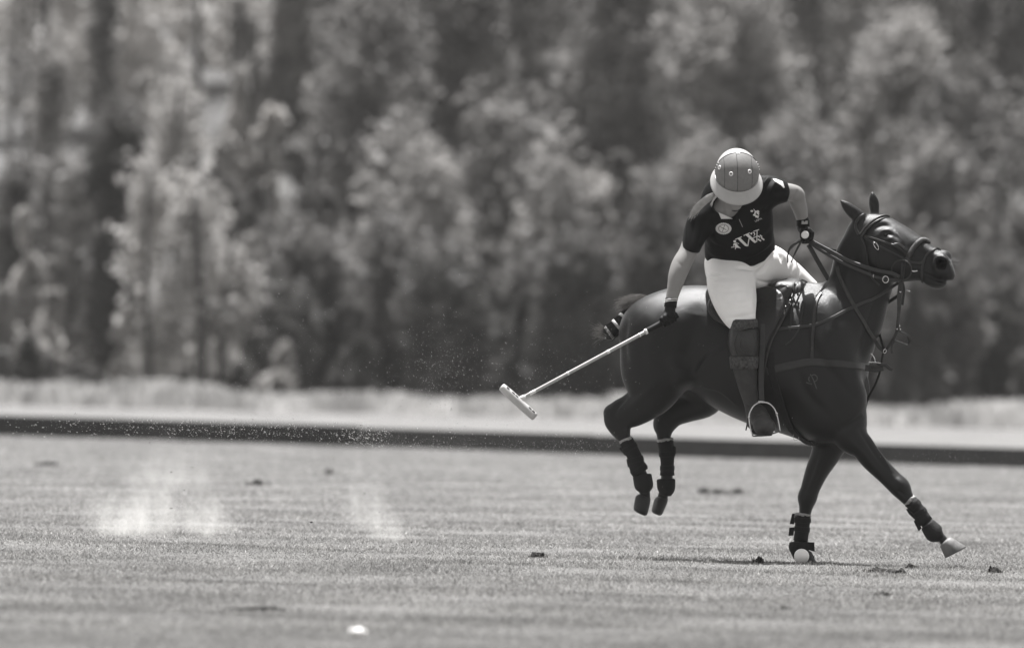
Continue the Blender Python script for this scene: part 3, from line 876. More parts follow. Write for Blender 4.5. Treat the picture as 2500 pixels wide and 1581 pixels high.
# head: brow, cheek bone, jaw, nostril rim, lips, chin
B(2205, 607, hy(2205) - .068, 40, 8, .016, .02, -38)
B(2140, 628, hy(2140) - .055, 32, 46, .04, .03)
B(2298, 641, hy(2299) - .036, 20, 21, .026, .02)
B(2306, 627, hy(2306) + .03, 18, 16, .03, .02)
B(2316, 668, hy(2316) - .005, 16, 20, .045, .02, 20)
B(2283, 690, hy(2283), 27, 15, .042, .02, -12)
B(2303, 690, hy(2303), 10, 6, .035, .012, 10)
HF.caps([P(2256, 664, hy(2252) - .066), P(2276, 676, hy(2275) - .066), P(2306, 690, hy(2306) - .060)], .009, .010, 'sub')
B(2320, 689, hy(2316), 9, 4, .08, .006, -10, 'sub')
B(2298, 643, hy(2297) - .066, 12.5, 14.5, .075, .006, 15, mode='sub')
B(2240, 628, hy(2240) - .075, 34, 20, .02, .03, -35, mode='sub')
# ears
def ear(base, mid, tip, y, rb, rm, w):
    a, b, c = P(*base, y), P(*mid, y), P(*tip, y)
    HF.tube([(a.x, a.z, rb / PXM, y, w * 1.2), (b.x, b.z, rm / PXM, y, w * 1.1), ((b.x + c.x) / 2, (b.z + c.z) / 2, rm * .72 / PXM, y, w * .8), (c.x, c.z, .004, y, .006)], k=.015)
ear((2098, 530), (2078, 514), (2052, 489), hy(2100) - .045, 17, 15, .022)
ear((2136, 520), (2134, 497), (2129, 468), hy(2136) + .045, 11, 13, .022)
HF.caps([P(2086, 523, hy(2100) - .074), P(2070, 510, hy(2100) - .070)], [.014, .008], .008, 'sub')
HF.caps([P(2139, 512, hy(2136) + .018), P(2135, 494, hy(2136) + .022), P(2132, 482, hy(2136) + .028)], [.012, .012, .004], .006, 'sub')
HV, HQ = HF.skin(2)
del HF
def px_of(V):
    D = V - np.array(CAM_P)
    z = D @ np.array(CAM_F)
    return np.stack([1250 + F_PX * (D @ np.array(CAM_R)) / z, 790.5 - F_PX * (D @ np.array(CAM_U)) / z], 1)
def vnormals(V, Q):
    n = np.cross(V[Q[:, 2]] - V[Q[:, 0]], V[Q[:, 3]] - V[Q[:, 1]])
    N = np.zeros_like(V)
    for k in range(4): np.add.at(N, Q[:, k], n)
    return N / (np.linalg.norm(N, axis=1)[:, None] + 1e-12)
def relief(V, Q, lines):
    """muscle edges, veins and folds: (points, height, half width in px), negative = groove"""
    N = vnormals(V, Q); px = px_of(V); near = np.clip(-N[:, 1] * 2.0, 0, 1)
    disp = np.zeros(len(V))
    for pts, hgt, wd in lines:
        ln = catmull(pts, 6)
        box = (px[:, 0] > ln[:, 0].min() - 3 * wd) & (px[:, 0] < ln[:, 0].max() + 3 * wd) & (px[:, 1] > ln[:, 1].min() - 3 * wd) & (px[:, 1] < ln[:, 1].max() + 3 * wd)
        idx = np.nonzero(box)[0]; q = px[idx]
        best = np.full(len(idx), 1e9); tt = np.zeros(len(idx))
        for i in range(len(ln) - 1):
            d = ln[i + 1] - ln[i]; t = np.clip(((q - ln[i]) @ d) / (d @ d + 1e-9), 0, 1)
            dist = np.linalg.norm(q - ln[i] - t[:, None] * d, axis=1)
            u = (i + t) / (len(ln) - 1); m = dist < best
            best[m] = dist[m]; tt[m] = u[m]
        disp[idx] += hgt * np.exp(-(best / wd) ** 2) * np.sin(np.pi * np.clip(tt, .04, .96)) ** .5
    return V + N * (disp * near)[:, None]
HV = relief(HV, HQ, [(q, k * 1.45, w) for q, k, w in [
    ([(1690, 925), (1712, 890), (1742, 858), (1778, 838)], .006, 7), ([(1684, 915), (1706, 880), (1738, 848)], -.008, 12),
    ([(1702, 760), (1692, 820), (1676, 870), (1664, 905)], -.016, 24),
    ([(1532, 775), (1524, 830), (1530, 890)], -.007, 8), ([(1575, 790), (1566, 860), (1572, 920)], -.006, 16),
    ([(1600, 935), (1560, 975), (1530, 1000)], .006, 9), ([(1532, 966), (1510, 990), (1497, 1012)], -.007, 6),
    ([(1500, 1015), (1515, 1045), (1524, 1072)], -.004, 5), ([(1538, 1030), (1530, 1050), (1530, 1070)], .004, 5),
    ([(2150, 700), (2130, 760), (2112, 830), (2098, 880)], -.010, 11), ([(2012, 700), (2030, 760), (2070, 820)], .007, 22),
    ([(1965, 800), (2000, 870), (2050, 930), (2092, 975)], -.009, 12), ([(1945, 900), (1970, 960), (2020, 1010)], -.010, 14),
    ([(2110, 1012), (2085, 1030), (2050, 1050)], -.010, 9), ([(2100, 1050), (2130, 1098), (2160, 1140)], -.005, 6),
    ([(2075, 1075), (2110, 1110), (2150, 1155)], .004, 7), ([(2185, 1165), (2200, 1180), (2212, 1188)], .005, 8), ([(2192, 1196), (2210, 1208)], -.004, 4),
    ([(2010, 1100), (1990, 1160), (1972, 1205)], .004, 6), ([(1998, 1110), (1978, 1165), (1962, 1210)], -.004, 5),
    ([(2108, 556), (2111, 600), (2118, 640), (2140, 678), (2165, 694)], -.006, 7), ([(2172, 594), (2198, 607), (2226, 622)], .005, 6), ([(2170, 606), (2198, 620), (2226, 636)], -.006, 8),
    ([(2214, 612), (2236, 630), (2262, 640)], .003, 3), ([(2232, 600), (2250, 618), (2278, 632)], -.004, 7), ([(2240, 648), (2262, 664), (2288, 682)], .003, 4),
    ([(2146, 574), (2156, 564), (2170, 563), (2182, 572)], .007, 4), ([(2150, 580), (2162, 585), (2178, 580)], .004, 3), ([(2140, 556), (2156, 549), (2172, 552)], -.007, 6), ([(2186, 566), (2200, 584), (2206, 594)], .005, 4), ([(2256, 664), (2276, 676), (2300, 688), (2310, 691)], -.007, 3.5), ([(2281, 654), (2283, 634), (2296, 625), (2312, 632)], .003, 4), ([(2262, 692), (2282, 690), (2304, 698)], .004, 6), ([(2288, 618), (2300, 622), (2316, 628)], -.004, 3),
    ([(2065, 600), (2058, 650), (2042, 700)], -.006, 12), ([(2100, 700), (2080, 780), (2040, 840)], .005, 26),
    ([(1770, 905), (1800, 950), (1830, 985)], -.004, 16), ([(1720, 945), (1760, 955), (1800, 990)], .003, 3), ([(1640, 760), (1660, 800), (1668, 850)], .006, 26),
    ([(1560, 770), (1590, 800), (1600, 850)], .006, 24), ([(1600, 870), (1630, 900), (1640, 940)], -.006, 12), ([(2120, 1060), (2150, 1105), (2176, 1150)], .003, 2.5),
    ([(2150, 600), (2142, 640), (2152, 668)], .003, 4), ([(2206, 610), (2216, 634), (2214, 655)], .0025, 2.5), ([(2040, 800), (2010, 850), (2000, 900)], .006, 20),
    ([(2000, 760), (1990, 810), (1975, 860)], -.006, 16), ([(2072, 640), (2066, 690), (2072, 740)], .005, 14), ([(2094, 620), (2090, 680), (2100, 730)], -.005, 10)]])
mesh_np('body', HV, HQ, M_coat, horse)
HBVH = to_bvh(HV, HQ)

# eyes
for s in (-1, 1):
    c = P(2163, 575, hy(2163) + s * .0775)
    bm = bmesh.new(); bmesh.ops.create_uvsphere(bm, u_segments=16, v_segments=10, radius=.0185)
    me = bpy.data.meshes.new('eye'); bm.to_mesh(me); bm.free()
    for p_ in me.polygons: p_.use_smooth = True
    me.materials.append(M_eye)
    o = bpy.data.objects.new('eye', me); o.location = c; link(o, None)
    o.parent = horse; o.matrix_parent_inverse = horse.matrix_world.inverted()

# hooves
def hoof(cf, cb, toe, heel, y, w0, w1, material, name='hoof'):
    V, F, seg = [], [], 20
    rows = [(-.08, .62), (0, .80), (.08, .92), (.25, .98), (.55, 1.0), (.85, 1.0), (.97, .95), (1.04, .78), (1.08, .5)] if material is M_hoof_dark else [(-.06, .70), (0, .86), (.05, .96), (.35, .98), (.7, 1.0), (.93, 1.02), (1, 1.0), (1.02, .9)]
    for t, sc in rows:
        f = np.array(cf) * (1 - t) + np.array(toe) * t
        b = np.array(cb) * (1 - t) + np.array(heel) * t
        pf, pb = P(f[0], f[1], y), P(b[0], b[1], y)
        c = (pf + pb) / 2; h = (pf - pb) / 2 * sc
        w = (w0 * (1 - t) + w1 * t) * sc
        for k in range(seg):
            a = 2 * math.pi * k / seg
            ca = math.cos(a); sq = math.sin(a)
            V.append(c + h * ca + Vector((0, 1, 0)) * w * sq * (1.0 - .12 * max(0, ca)))
    n = len(rows)
    for i in range(n - 1):
        for k in range(seg):
            k2 = (k + 1) % seg
            F.append([i * seg + k, i * seg + k2, (i + 1) * seg + k2, (i + 1) * seg + k])
    F.append(list(range(seg))[::-1]); F.append([(n - 1) * seg + k for k in range(seg)])
    return mesh_np(name, V, F, material, horse)
hoof((1591, 1214), (1551, 1207), (1580, 1258), (1546, 1243), yaw(1570) - .14, .042, .056, M_hoof_dark)
hoof((1634, 1216), (1598, 1212), (1616, 1257), (1590, 1247), yaw(1610) + .14, .042, .056, M_hoof_dark)
hoof((1981, 1344), (1958, 1352), (1994, 1373), (1960, 1375), yaw(1970) + .08, .042, .056, M_hoof_dark)
o = hoof((2321, 1309), (2294, 1333), (2359, 1334), (2308, 1361), yaw(2330) - .115, .042, .058, M_hoof_pale)
o['label'] = 'pale mottled hoof of the outstretched foreleg'

# leg boots: padded sleeve, fetlock pad and closing straps with loose tabs
def leg_boot(sleeve, pad, dy, tabs, straps, rim=True):
    st = catmull([SH(*s, dy, .036 if i else .038) for i, s in enumerate(sleeve)], 3)
    V, F = loft_mesh(st, 24)
    r = np.random.default_rng(int(sleeve[0][0]))
    bt = mesh_np('leg_boot', V, F, M_boot, horse)
    q = [SH(*s, dy, w) for s, w in zip(pad, (.042, .047, .038))]
    def nudge(a, b, t, sc): return (a[0] + (a[0] - b[0]) * t, a[1] + (a[1] - b[1]) * t, a[2] * sc, a[3], a[4] * sc)
    st2 = np.vstack([[nudge(q[0], q[1], .16, .80), nudge(q[0], q[1], .08, .96)], catmull(q, 4), [nudge(q[2], q[1], .12, .9), nudge(q[2], q[1], .2, .72)]])
    V, F = loft_mesh(st2, 24)
    mesh_np('fetlock_pad', V, F, M_boot, bt)
    parts = []
    for t in straps:
        i = t * (len(st) - 1); k = int(min(i, len(st) - 2)); f = i - k
        c = st[k] * (1 - f) + st[k + 1] * f
        ax = st[k + 1] - st[k]; L = math.hypot(ax[0], ax[1]); ux, uz = ax[0] / L, ax[1] / L
        h = .013
        rows = [(c[0] + ux * d, c[1] + uz * d, c[2] + g, c[3], c[4] + g) for d, g in ((-h - .001, .0005), (-h, .004), (h, .004), (h + .001, .0005))]
        V, F = loft_mesh(rows, 24)
        mesh_np('closing_strap', V, F, M_boot, bt, smooth=False)
    for poly in tabs:
        pts = [P(x, z, yaw(x) + dy) for x, z in poly]
        n = len(pts)
        V = [p + Vector((0, -.012, 0)) for p in pts] + [p + Vector((0, .012, 0)) for p in pts]
        F = [list(range(n)), [n + i for i in range(n)][::-1]] + [[i, n + i, n + (i + 1) % n, (i + 1) % n] for i in range(n)]
        mesh_np('strap_tab', V, F, M_boot, bt, smooth=False)
    # pale fleece showing at the upper rim
    if rim:
        c = st[0]; ax = st[0] - st[2]; L = math.hypot(ax[0], ax[1]); ux, uz = ax[0] / L, ax[1] / L
        rows = [(c[0] + ux * d, c[1] + uz * d, c[2] * g, c[3], c[4] * g) for d, g in ((-.004, 1.0), (.004, 1.02), (.012, .9))]
        V, F = loft_mesh(rows, 24)
        V = [v + r.normal(0, .0016, 3) for v in V]
        mesh_np('fleece_rim', V, F, M_fleece, bt)
    return bt
M_fleece = mat('fleece_lining', 0.30, rough=0.9, var=0.3, scale=60, bump=0.5, bscale=200)
leg_boot([(1512, 1081, 1545, 1068), (1517, 1094, 1553, 1084), (1530, 1113, 1565, 1107), (1536, 1140, 1577, 1138), (1546, 1156, 1586, 1152)],
         [(1545, 1166, 1591, 1158), (1550, 1190, 1595, 1186), (1562, 1203, 1586, 1199)], -.14,
         [[(1517, 1090), (1511, 1094), (1526, 1112), (1530, 1108)], [(1534, 1118), (1529, 1121), (1533, 1141), (1537, 1139)], [(1546, 1146), (1537, 1150), (1541, 1157), (1548, 1154)]], (.3, .6, .85))
leg_boot([(1604, 1078, 1644, 1073), (1610, 1105, 1647, 1108), (1613, 1135, 1645, 1136), (1611, 1158, 1647, 1162)],
         [(1603, 1172, 1649, 1170), (1605, 1194, 1648, 1192), (1611, 1208, 1640, 1206)], .14,
         [[(1644, 1088), (1650, 1090), (1650, 1108), (1645, 1107)]], (.35, .75))
leg_boot([(1941, 1252, 1979, 1262), (1941, 1285, 1976, 1291), (1937, 1318, 1972, 1322)],
         [(1927, 1326, 1975, 1322), (1926, 1341, 1976, 1337), (1936, 1363, 1964, 1358)], .08,
         [[(1940, 1252), (1934, 1253), (1928, 1278), (1939, 1279)], [(1939, 1286), (1927, 1287), (1925, 1307), (1937, 1306)],
          [(1970, 1322), (1988, 1323), (1989, 1346), (1974, 1341)], [(1972, 1352), (1980, 1349), (1988, 1358), (1986, 1371), (1974, 1370)]], (.2, .55))
leg_boot([(2238, 1215, 2207, 1230), (2257, 1238, 2228, 1252), (2275, 1263, 2247, 1287)],
         [(2281, 1269, 2250, 1293), (2302, 1289, 2262, 1313), (2305, 1303, 2286, 1320)], -.115,
         [[(2216, 1242), (2211, 1240), (2219, 1254), (2234, 1268), (2238, 1262)], [(2236, 1265), (2231, 1272), (2243, 1296), (2250, 1288)], [(2268, 1312), (2262, 1316), (2279, 1323), (2284, 1318)]], (.25, .6))

# hogged mane: a low bristle ridge along the crest, strands at the withers
pl_ = resample(catmull([(2004, 717), (2014, 702), (2027, 682), (2038, 664), (2046, 648)], 5), 1.0)
plp = np.array([tuple(P(x - 1, z - 1, yaw(x) - .012)) for x, z in pl_])
cord('mane_plait', plp, .0055 + .0028 * np.sin(np.arange(len(plp)) * .95), M_hair, horse, 8)
mv = []
crest = resample(catmull([(2003, 719), (2028, 680), (2046, 648), (2055, 616), (2066, 577), (2081, 547), (2096, 532)], 5), 1.2)
r = np.random.default_rng(3)
V, F = [], []
for (x, z) in crest:
    for s in range(5):
        y = yaw(x) + r.normal(0, .008)
        a = P(x + 3, z + 2, y); L = r.uniform(.008, .017)
        d = Vector((-.75 + r.normal(0, .15), r.normal(0, .25), .5 + r.normal(0, .15))).normalized()
        o = len(V); w = .0025
        V += [a + Vector((0, -w, 0)), a + Vector((0, w, 0)), a + d * (L + .006)]
        F.append([o, o + 1, o + 2])
mesh_np('mane', V, F, M_hair, horse, smooth=False)
V, F = [], []
for i in range(46):   # loose lock where the mane ends
    x0, z0 = r.uniform(1998, 2020), r.uniform(712, 724)
    y = yaw(x0) - .05 - r.uniform(0, .03)
    pts = catmull([tuple(P(x0, z0, y)), tuple(P(x0 + r.normal(3, 4), z0 + 22, y - .03)), tuple(P(x0 + r.normal(6, 7), z0 + r.uniform(36, 56), y - .055))], 4)
    v, f = tube_mesh(pts, np.linspace(.0022, .0006, len(pts)), 4)
    o = len(V); V += v; F += [[k + o for k in q] for q in f]
mesh_np('mane_lock', V, F, M_hair, horse)

# tail: bound up in a club, loose hairs at the dock and the end
tail = np.array([tuple(P(*q)) for q in [(1556, 745, .06), (1537, 766, .06), (1522, 782, .05), (1504, 798, .05), (1487, 812, .05), (1475, 820, .05)]])
tl = catmull(tail, 5)
V, F = tube_mesh(tl, np.interp(np.linspace(0, 1, len(tl)), [0, .3, .6, .85, 1], [.038, .036, .036, .043, .030]), 16)
tobj = mesh_np('tail', V, F, M_hair, horse)
V, F = [], []
cT = frames(tl); U_ = np.cross(cT, np.array([0, 1, 0])); U_ /= np.linalg.norm(U_, axis=1)[:, None]; W_ = np.cross(cT, U_)
rad0 = np.interp(np.linspace(0, 1, len(tl)), [0, .3, .6, .85, 1], [.038, .036, .036, .043, .032])
for i in range(300):
    a = r.uniform(0, 6.28); i0 = r.integers(0, len(tl) - 8); i1 = min(len(tl), i0 + r.integers(7, 14))
    rr_ = rad0 * r.uniform(.95, 1.16); aa = a + r.normal(0, .5) * np.linspace(0, 1, len(tl))
    line = (tl + U_ * (np.cos(aa) * rr_)[:, None] + W_ * (np.sin(aa) * rr_)[:, None])[i0:i1]
    if r.random() < .4: line[-1] = line[-1] + r.normal(0, .010, 3)
    v, f = tube_mesh(line, np.linspace(.0015, .0006, len(line)), 3, cap=False)
    o = len(V); V += v; F += [[k + o for k in q] for q in f]
mesh_np('tail_strands', V, F, M_hair, tobj)['kind'] = 'stuff'
M_band = mat('tail_tape', 0.42, rough=0.6, var=0.2, scale=40)
for t in (.36, .58, .80):
    i = int(t * (len(tl) - 1)); c = tl[i]; d = tl[i + 1] - tl[i - 1]; d /= np.linalg.norm(d)
    V, F = tube_mesh([c - d * .009, c - d * .008, c + d * .008, c + d * .009], [.035, .043, .043, .035], 18)
    mesh_np('tail_tape', V, F, M_band, tobj)
V, F = [], []
for i in range(760):   # wispy hair thrown back from the dock
    t = r.uniform(0, 1)
    x0, z0 = 1568 + r.uniform(-12, 26), 736 + r.uniform(-10, 8) - (r.uniform(0, 1) > .6) * 4
    y = .06 + r.normal(0, .03)
    L = r.uniform(25, 62)
    x1 = x0 - L; z1 = z0 + r.uniform(-6, 14) + .12 * L
    pts = catmull([tuple(P(x0, z0, y)), tuple(P((x0 + x1) / 2, (z0 + z1) / 2 - r.uniform(2, 8), y)), tuple(P(x1, z1, y + r.normal(0, .02)))], 3)
    v, f = tube_mesh(pts, np.linspace(.0019, .0005, len(pts)), 3, cap=False)
    o = len(V); V += v; F += [[k + o for k in q] for q in f]
for i in range(110):   # end tuft
    x0, z0 = 1478 + r.uniform(-8, 8), 815 + r.uniform(-12, 12)
    L = r.uniform(12, 40); a = r.normal(math.pi * 1.02, .35)
    x1, z1 = x0 + L * math.cos(a), z0 + L * math.sin(a) - 5
    y = .05 + r.normal(0, .015)
    pts = catmull([tuple(P(x0, z0, y)), tuple(P((x0 + x1) / 2, (z0 + z1) / 2 - r.uniform(0, 5), y)), tuple(P(x1, z1, y))], 3)
    v, f = tube_mesh(pts, np.linspace(.0018, .0004, len(pts)), 3, cap=False)
    o = len(V); V += v; F += [[k + o for k in q] for q in f]
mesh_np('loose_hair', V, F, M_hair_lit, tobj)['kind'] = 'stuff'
V, F = [], []
for i in range(16):   # whiskers
    x0, z0 = 2322 + r.uniform(-8, 5), 640 + r.uniform(-12, 18)
    pts = catmull([tuple(P(x0, z0, hy(2320) - .03)), tuple(P(x0 + 10, z0 + r.normal(0, 2), hy(2320) - .04)), tuple(P(x0 + r.uniform(14, 22), z0 + r.normal(-1, 4), hy(2320) - .05))], 3)
    v, f = tube_mesh(pts, .0006, 3, cap=False)
    o = len(V); V += v; F += [[k + o for k in q] for q in f]
mesh_np('whisker', V, F, M_hair, horse)
# freeze brand on the shoulder: paler hair in the skin, a loop with a tail
M_brand = mat('pale_brand_hair', 0.055, rough=0.5, var=0.3, scale=60)
parts = []
for line in ([(1978, 913), (1983, 921), (1987, 930), (1992, 944), (1994, 949)], [(1982, 916), (1989, 914), (1995, 920), (1994, 928), (1988, 931)],
             [(1976, 919), (1974, 926), (1977, 931)], [(1968, 933), (1974, 935), (1982, 937)]):
    p, n_ = lay(HBVH, line, .0015, step=2)
    parts.append(ribbon_mesh(p, .006, .002, n_))
V, F = merge(parts)
mesh_np('shoulder_brand', V, F, M_brand, horse, smooth=False)
# ================================================================== saddle and bridle
M_tack = mat('tack_leather', 0.010, rough=0.42, spec=0.55, var=0.35, scale=40, bump=0.12, bscale=200, warm=0.92)
M_tack2 = mat('worn_leather', 0.022, rough=0.45, spec=0.45, var=0.35, scale=40, bump=0.05, bscale=200, warm=0.92)
M_flap = mat('saddle_leather', 0.012, rough=0.45, spec=0.45, var=0.3, scale=30, bump=0.05, bscale=160, warm=0.92)
M_web = mat('girth_webbing', 0.010, rough=0.8, var=0.2, scale=60, bump=0.3, bscale=150)
M_braid = mat('braided_noseband', 0.04, rough=0.5, var=0.35, scale=40)

saddle = empty('saddle', tuple(P(1850, 740, yaw(1850))), 'dark leather polo saddle strapped on the galloping pony under the rider', 'saddle')
# seat with raised pommel and curled cantle
ys = yaw(1850)
lo = np.array(P(1700, 850, -.48)); hi = np.array(P(2020, 640, .42))
SDF_ = Field(np.minimum(lo, hi), np.maximum(lo, hi), .0055)
seat = [S(1746, 732, 1752, 800, ys, .19), S(1790, 738, 1792, 790, ys, .22), S(1850, 728, 1850, 776, ys, .18), S(1900, 694, 1905, 760, ys, .15), S(1940, 683, 1940, 760, ys, .14), S(1972, 694, 1966, 760, ys, .13)]
SDF_.tube(seat, k=.02, sub=4)
SDF_.ball(P(1938, 706, ys), (.088, .11, .055), .04, rot=-.1)
SDF_.ball(P(1922, 716, ys - .09), (.085, .045, .045), .04, rot=-.5)
SDF_.ball(P(1903, 731, ys - .21), (.098, .030, .042), .015, rot=.82)
V, Q = SDF_.skin(2); del SDF_
V = relief(V, Q, [([(1905, 694), (1895, 706), (1884, 722)], -.006, 4), ([(1893, 700), (1915, 696), (1935, 708)], .005, 3), ([(1950, 684), (1942, 700), (1942, 720)], -.004, 4), ([(1960, 690), (1975, 700), (1985, 712)], .005, 4)])
seat_o = mesh_np('seat', V, Q, M_flap, saddle)
SEATB = to_bvh(np.vstack([HV, V]), np.vstack([HQ, Q + len(HV)]))

def panel(name, outline, off, thick, material, parent, bvh, y0=-.33, step=6.0, curl=None):
    """sheet of leather cut to a traced outline, lying on the horse's side"""
    bm = bmesh.new()
    pts = catmull(list(outline) + [outline[0]], 5)[:-1]
    vs = [bm.verts.new((x, y, 0)) for x, y in pts]
    f = bm.faces.new(vs)
    bmesh.ops.triangulate(bm, faces=[f])
    for _ in range(3):
        long_ = [e for e in bm.edges if e.calc_length() > step * 1.6]
        if not long_: break
        bmesh.ops.subdivide_edges(bm, edges=long_, cuts=1)
        bmesh.ops.triangulate(bm, faces=[f for f in bm.faces if len(f.verts) > 3])
    P2 = np.array([(v.co.x, v.co.y) for v in bm.verts])
    last = y0
    Y = np.full(len(P2), np.nan)
    for i, (x, z) in enumerate(P2):
        h = bvh.ray_cast(CAM_P, ray(x, z))
        if h[0] is not None: Y[i] = h[0].y
    Y[np.isnan(Y)] = np.nanmean(Y) if np.isfinite(Y).any() else y0
    # leather is stiff: flatten what the body does below it
    A = np.c_[np.ones(len(P2)), P2, P2[:, 0] ** 2, P2[:, 0] * P2[:, 1], P2[:, 1] ** 2]
    m = A.mean(0); sd = A.std(0) + 1e-9; A2 = (A - m) / sd; A2[:, 0] = 1
    coef, *_ = np.linalg.lstsq(A2, Y, rcond=None)
    fit = A2 @ coef
    Yf = fit - np.percentile(np.maximum(0, fit - Y), 85) - off
    for v, y, (x, z) in zip(bm.verts, Yf, P2):
        if curl: y += curl(x, z)
        v.co = P(x, z, y)
    bmesh.ops.recalc_face_normals(bm, faces=bm.faces[:])
    bmesh.ops.smooth_vert(bm, verts=bm.verts, factor=.5, use_axis_x=False, use_axis_y=True, use_axis_z=False)
    me = bpy.data.meshes.new(name); bm.to_mesh(me); bm.free()
    for p in me.polygons: p.use_smooth = True
    me.materials.append(material)
    o = bpy.data.objects.new(name, me); link(o, parent)
    md = o.modifiers.new('thickness', 'SOLIDIFY'); md.thickness = thick; md.offset = 0
    return o
panel('sweat_flap', [(1846, 705), (1880, 700), (1915, 720), (1928, 748), (1906, 792), (1884, 838), (1868, 900), (1862, 960), (1850, 965), (1846, 880), (1842, 790)], .012, .005, M_tack, saddle, SEATB)
fl = panel('flap', [(1848, 712), (1880, 700), (1908, 716), (1914, 748), (1896, 790), (1872, 840), (1862, 900), (1852, 905), (1848, 840), (1844, 770)], .024, .006, M_flap, saddle, SEATB)
# stitched light edge of the flap
p_, n_ = lay(SEATB, [(1936, 716), (1932, 736), (1920, 762), (1906, 790), (1886, 826), (1876, 848), (1866, 900), (1860, 950)], .022)
cord('flap_edge', p_, np.interp(np.linspace(0, 1, len(p_)), [0, .3, 1], [.006, .009, .004]), M_tack2, saddle)
# cantle lip behind the thigh
lip = free([(1735, 732, -.24), (1730, 746, -.285), (1734, 762, -.315), (1748, 778, -.335), (1768, 789, -.345), (1790, 797, -.35)])
cord('cantle_roll', lip, .0085, M_tack2, saddle)
panel('saddle_panel', [(1736, 736), (1733, 752), (1742, 768), (1760, 782), (1790, 794), (1800, 780), (1780, 750), (1760, 738)], .010, .006, M_flap, saddle, SEATB)
# straps hanging from the pommel
for line, w in (([(1936, 740), (1933, 762), (1930, 790), (1928, 808)], .010), ([(1964, 735), (1958, 770), (1952, 800), (1936, 828), (1918, 842)], .008)):
    p_, n_ = lay(HBVH, line, .006)
    strap('billet_strap', p_, w, .004, n_, M_tack, saddle)
pm = free([(1938, 724, -.24), (1938, 706, -.235), (1944, 690, -.21), (1956, 683, -.16), (1968, 688, -.12), (1974, 700, -.10)])
strap('pommel_strap', pm, .013, .004, [(-.1, -.9, .45)] * len(pm), M_tack2, saddle)
pm = free([(1948, 722, -.245), (1947, 704, -.24), (1948, 690, -.215)])
strap('pommel_strap', pm, .012, .004, [(-.1, -.9, .45)] * len(pm), M_tack, saddle)
for (x, z) in ((1927, 739), (1918, 748), (1929, 733)):
    V, F = tube_mesh([P(x - 1.5, z + 1.5, -.30), P(x + 1.5, z - 1.5, -.30)], .004, 6); mesh_np('buckle', V, F, M_metal, saddle)
# girth
p_, n_ = lay(HBVH, [(1880, 860), (1884, 905), (1896, 950), (1912, 1000), (1930, 1042), (1948, 1064)], .008)
strap('girth', p_, .046, .006, n_, M_web, saddle)
p_, n_ = lay(HBVH, [(1930, 1044), (1950, 1062), (1972, 1078), (1988, 1078)], .006)
strap('girth_end', p_, .05, .012, n_, M_web, saddle)
V, F = ring_mesh(P(1943, 1066, yaw(1940) - .12), Vector((.016, 0, 0)), Vector((0, 0, -.018)), .0015, 18, 5); mesh_np('girth_ring', V, F, M_metal, saddle)
# stirrup leather and iron (near side) 
sl = free([(1862, 790, -.40), (1860, 850, -.42), (1858, 920, -.46), (1860, 978, -.505)])
strap('stirrup_leather', sl, .028, .005, [(0, -1, 0)] * len(sl), M_tack, saddle)
def stirrup(o3):
    def q(x, z, y): return tuple(P(x, z, y) + o3)
    arch = catmull([q(1838, 1064, -.535), q(1832, 1042, -.53), q(1829, 1018, -.52), q(1833, 1002, -.515), q(1843, 988, -.51), q(1858, 982, -.508), q(1876, 984, -.51), q(1889, 995, -.515), q(1896, 1010, -.52), q(1901, 1032, -.53), q(1904, 1052, -.535)], 5)
    st = cord('stirrup_iron', arch, .0048, M_metal, saddle, 10)
    V, F = ribbon_mesh(catmull([q(1838, 1064, -.535), q(1870, 1062, -.535), q(1904, 1052, -.535)], 6), .05, .008, [(0, 0, 1)] * 13)
    mesh_np('tread', V, F, M_metal, st, smooth=False)
    for (x, z) in ((1829, 1018), (1896, 1009)):
        V, F = tube_mesh([q(x - 3, z, -.52), q(x + 3, z, -.52)], .008, 10); mesh_np('hinge', V, F, M_metal, st)
    V, F = box_mesh(P(1858, 981, -.508) + o3, (.017, 0, 0), (0, .008, 0), (0, 0, .006)); mesh_np('leather_eye', V, F, M_metal, st)
    return st
stirrup(Vector((0, 0, 0)))
p_ = free([(1826, 1020, -.52), (1824, 1036, -.525), (1821, 1050, -.525)]); strap('release_tab', p_, .008, .003, [(0, -1, 0)] * len(p_), M_tack, saddle)
stirrup(P(2016, 980, .38) - P(1858, 1010, -.508))
p_ = [tuple(P(1985, 790, .33)), tuple(P(2016, 952, .385))]
strap('stirrup_leather', catmull(p_, 8), .028, .005, [(0, -1, 0)] * 9, M_tack, saddle)

# breastplate
bp = empty('breastplate', tuple(P(2050, 890, yaw(2050) - .2)), 'dark breastplate and martingale straps across the pony\'s chest and withers', 'breastplate')
p_, n_ = lay(HBVH, [(1872, 906), (1910, 896), (1950, 888), (1981, 884), (2040, 887), (2090, 892), (2118, 897)], .007, step=4)
strap('breast_strap', p_, np.interp(np.linspace(0, 1, len(p_)), [0, 1], [.046, .038]), .006, n_, M_tack, bp)
p_, n_ = lay(HBVH, [(2006, 716), (1998, 725), (1991, 745), (1987, 775), (1984, 820), (1982, 860), (1981, 884)], .007, step=4)
strap('wither_strap', p_, .019, .005, n_, M_tack2, bp)
p_, n_ = lay(HBVH, [(2045, 650), (2049, 670), (2062, 700), (2080, 738), (2104, 780), (2128, 820), (2146, 846)], .006, step=4)
p_ = np.vstack([p_, [tuple(P(2156, 855, p_[-1][1] - .002)), tuple(P(2164, 861, p_[-1][1] - .002))]]); n_ = np.vstack([n_, [n_[-1], n_[-1]]])
strap('neck_strap', p_, .021, .005, n_, M_tack2, bp)
p_ = free([(2146, 812, -.13), (2152, 832, -.16), (2160, 856, -.2)]); strap('neck_strap', p_, .02, .005, [(-.8, -.6, 0)] * len(p_), M_tack2, bp)
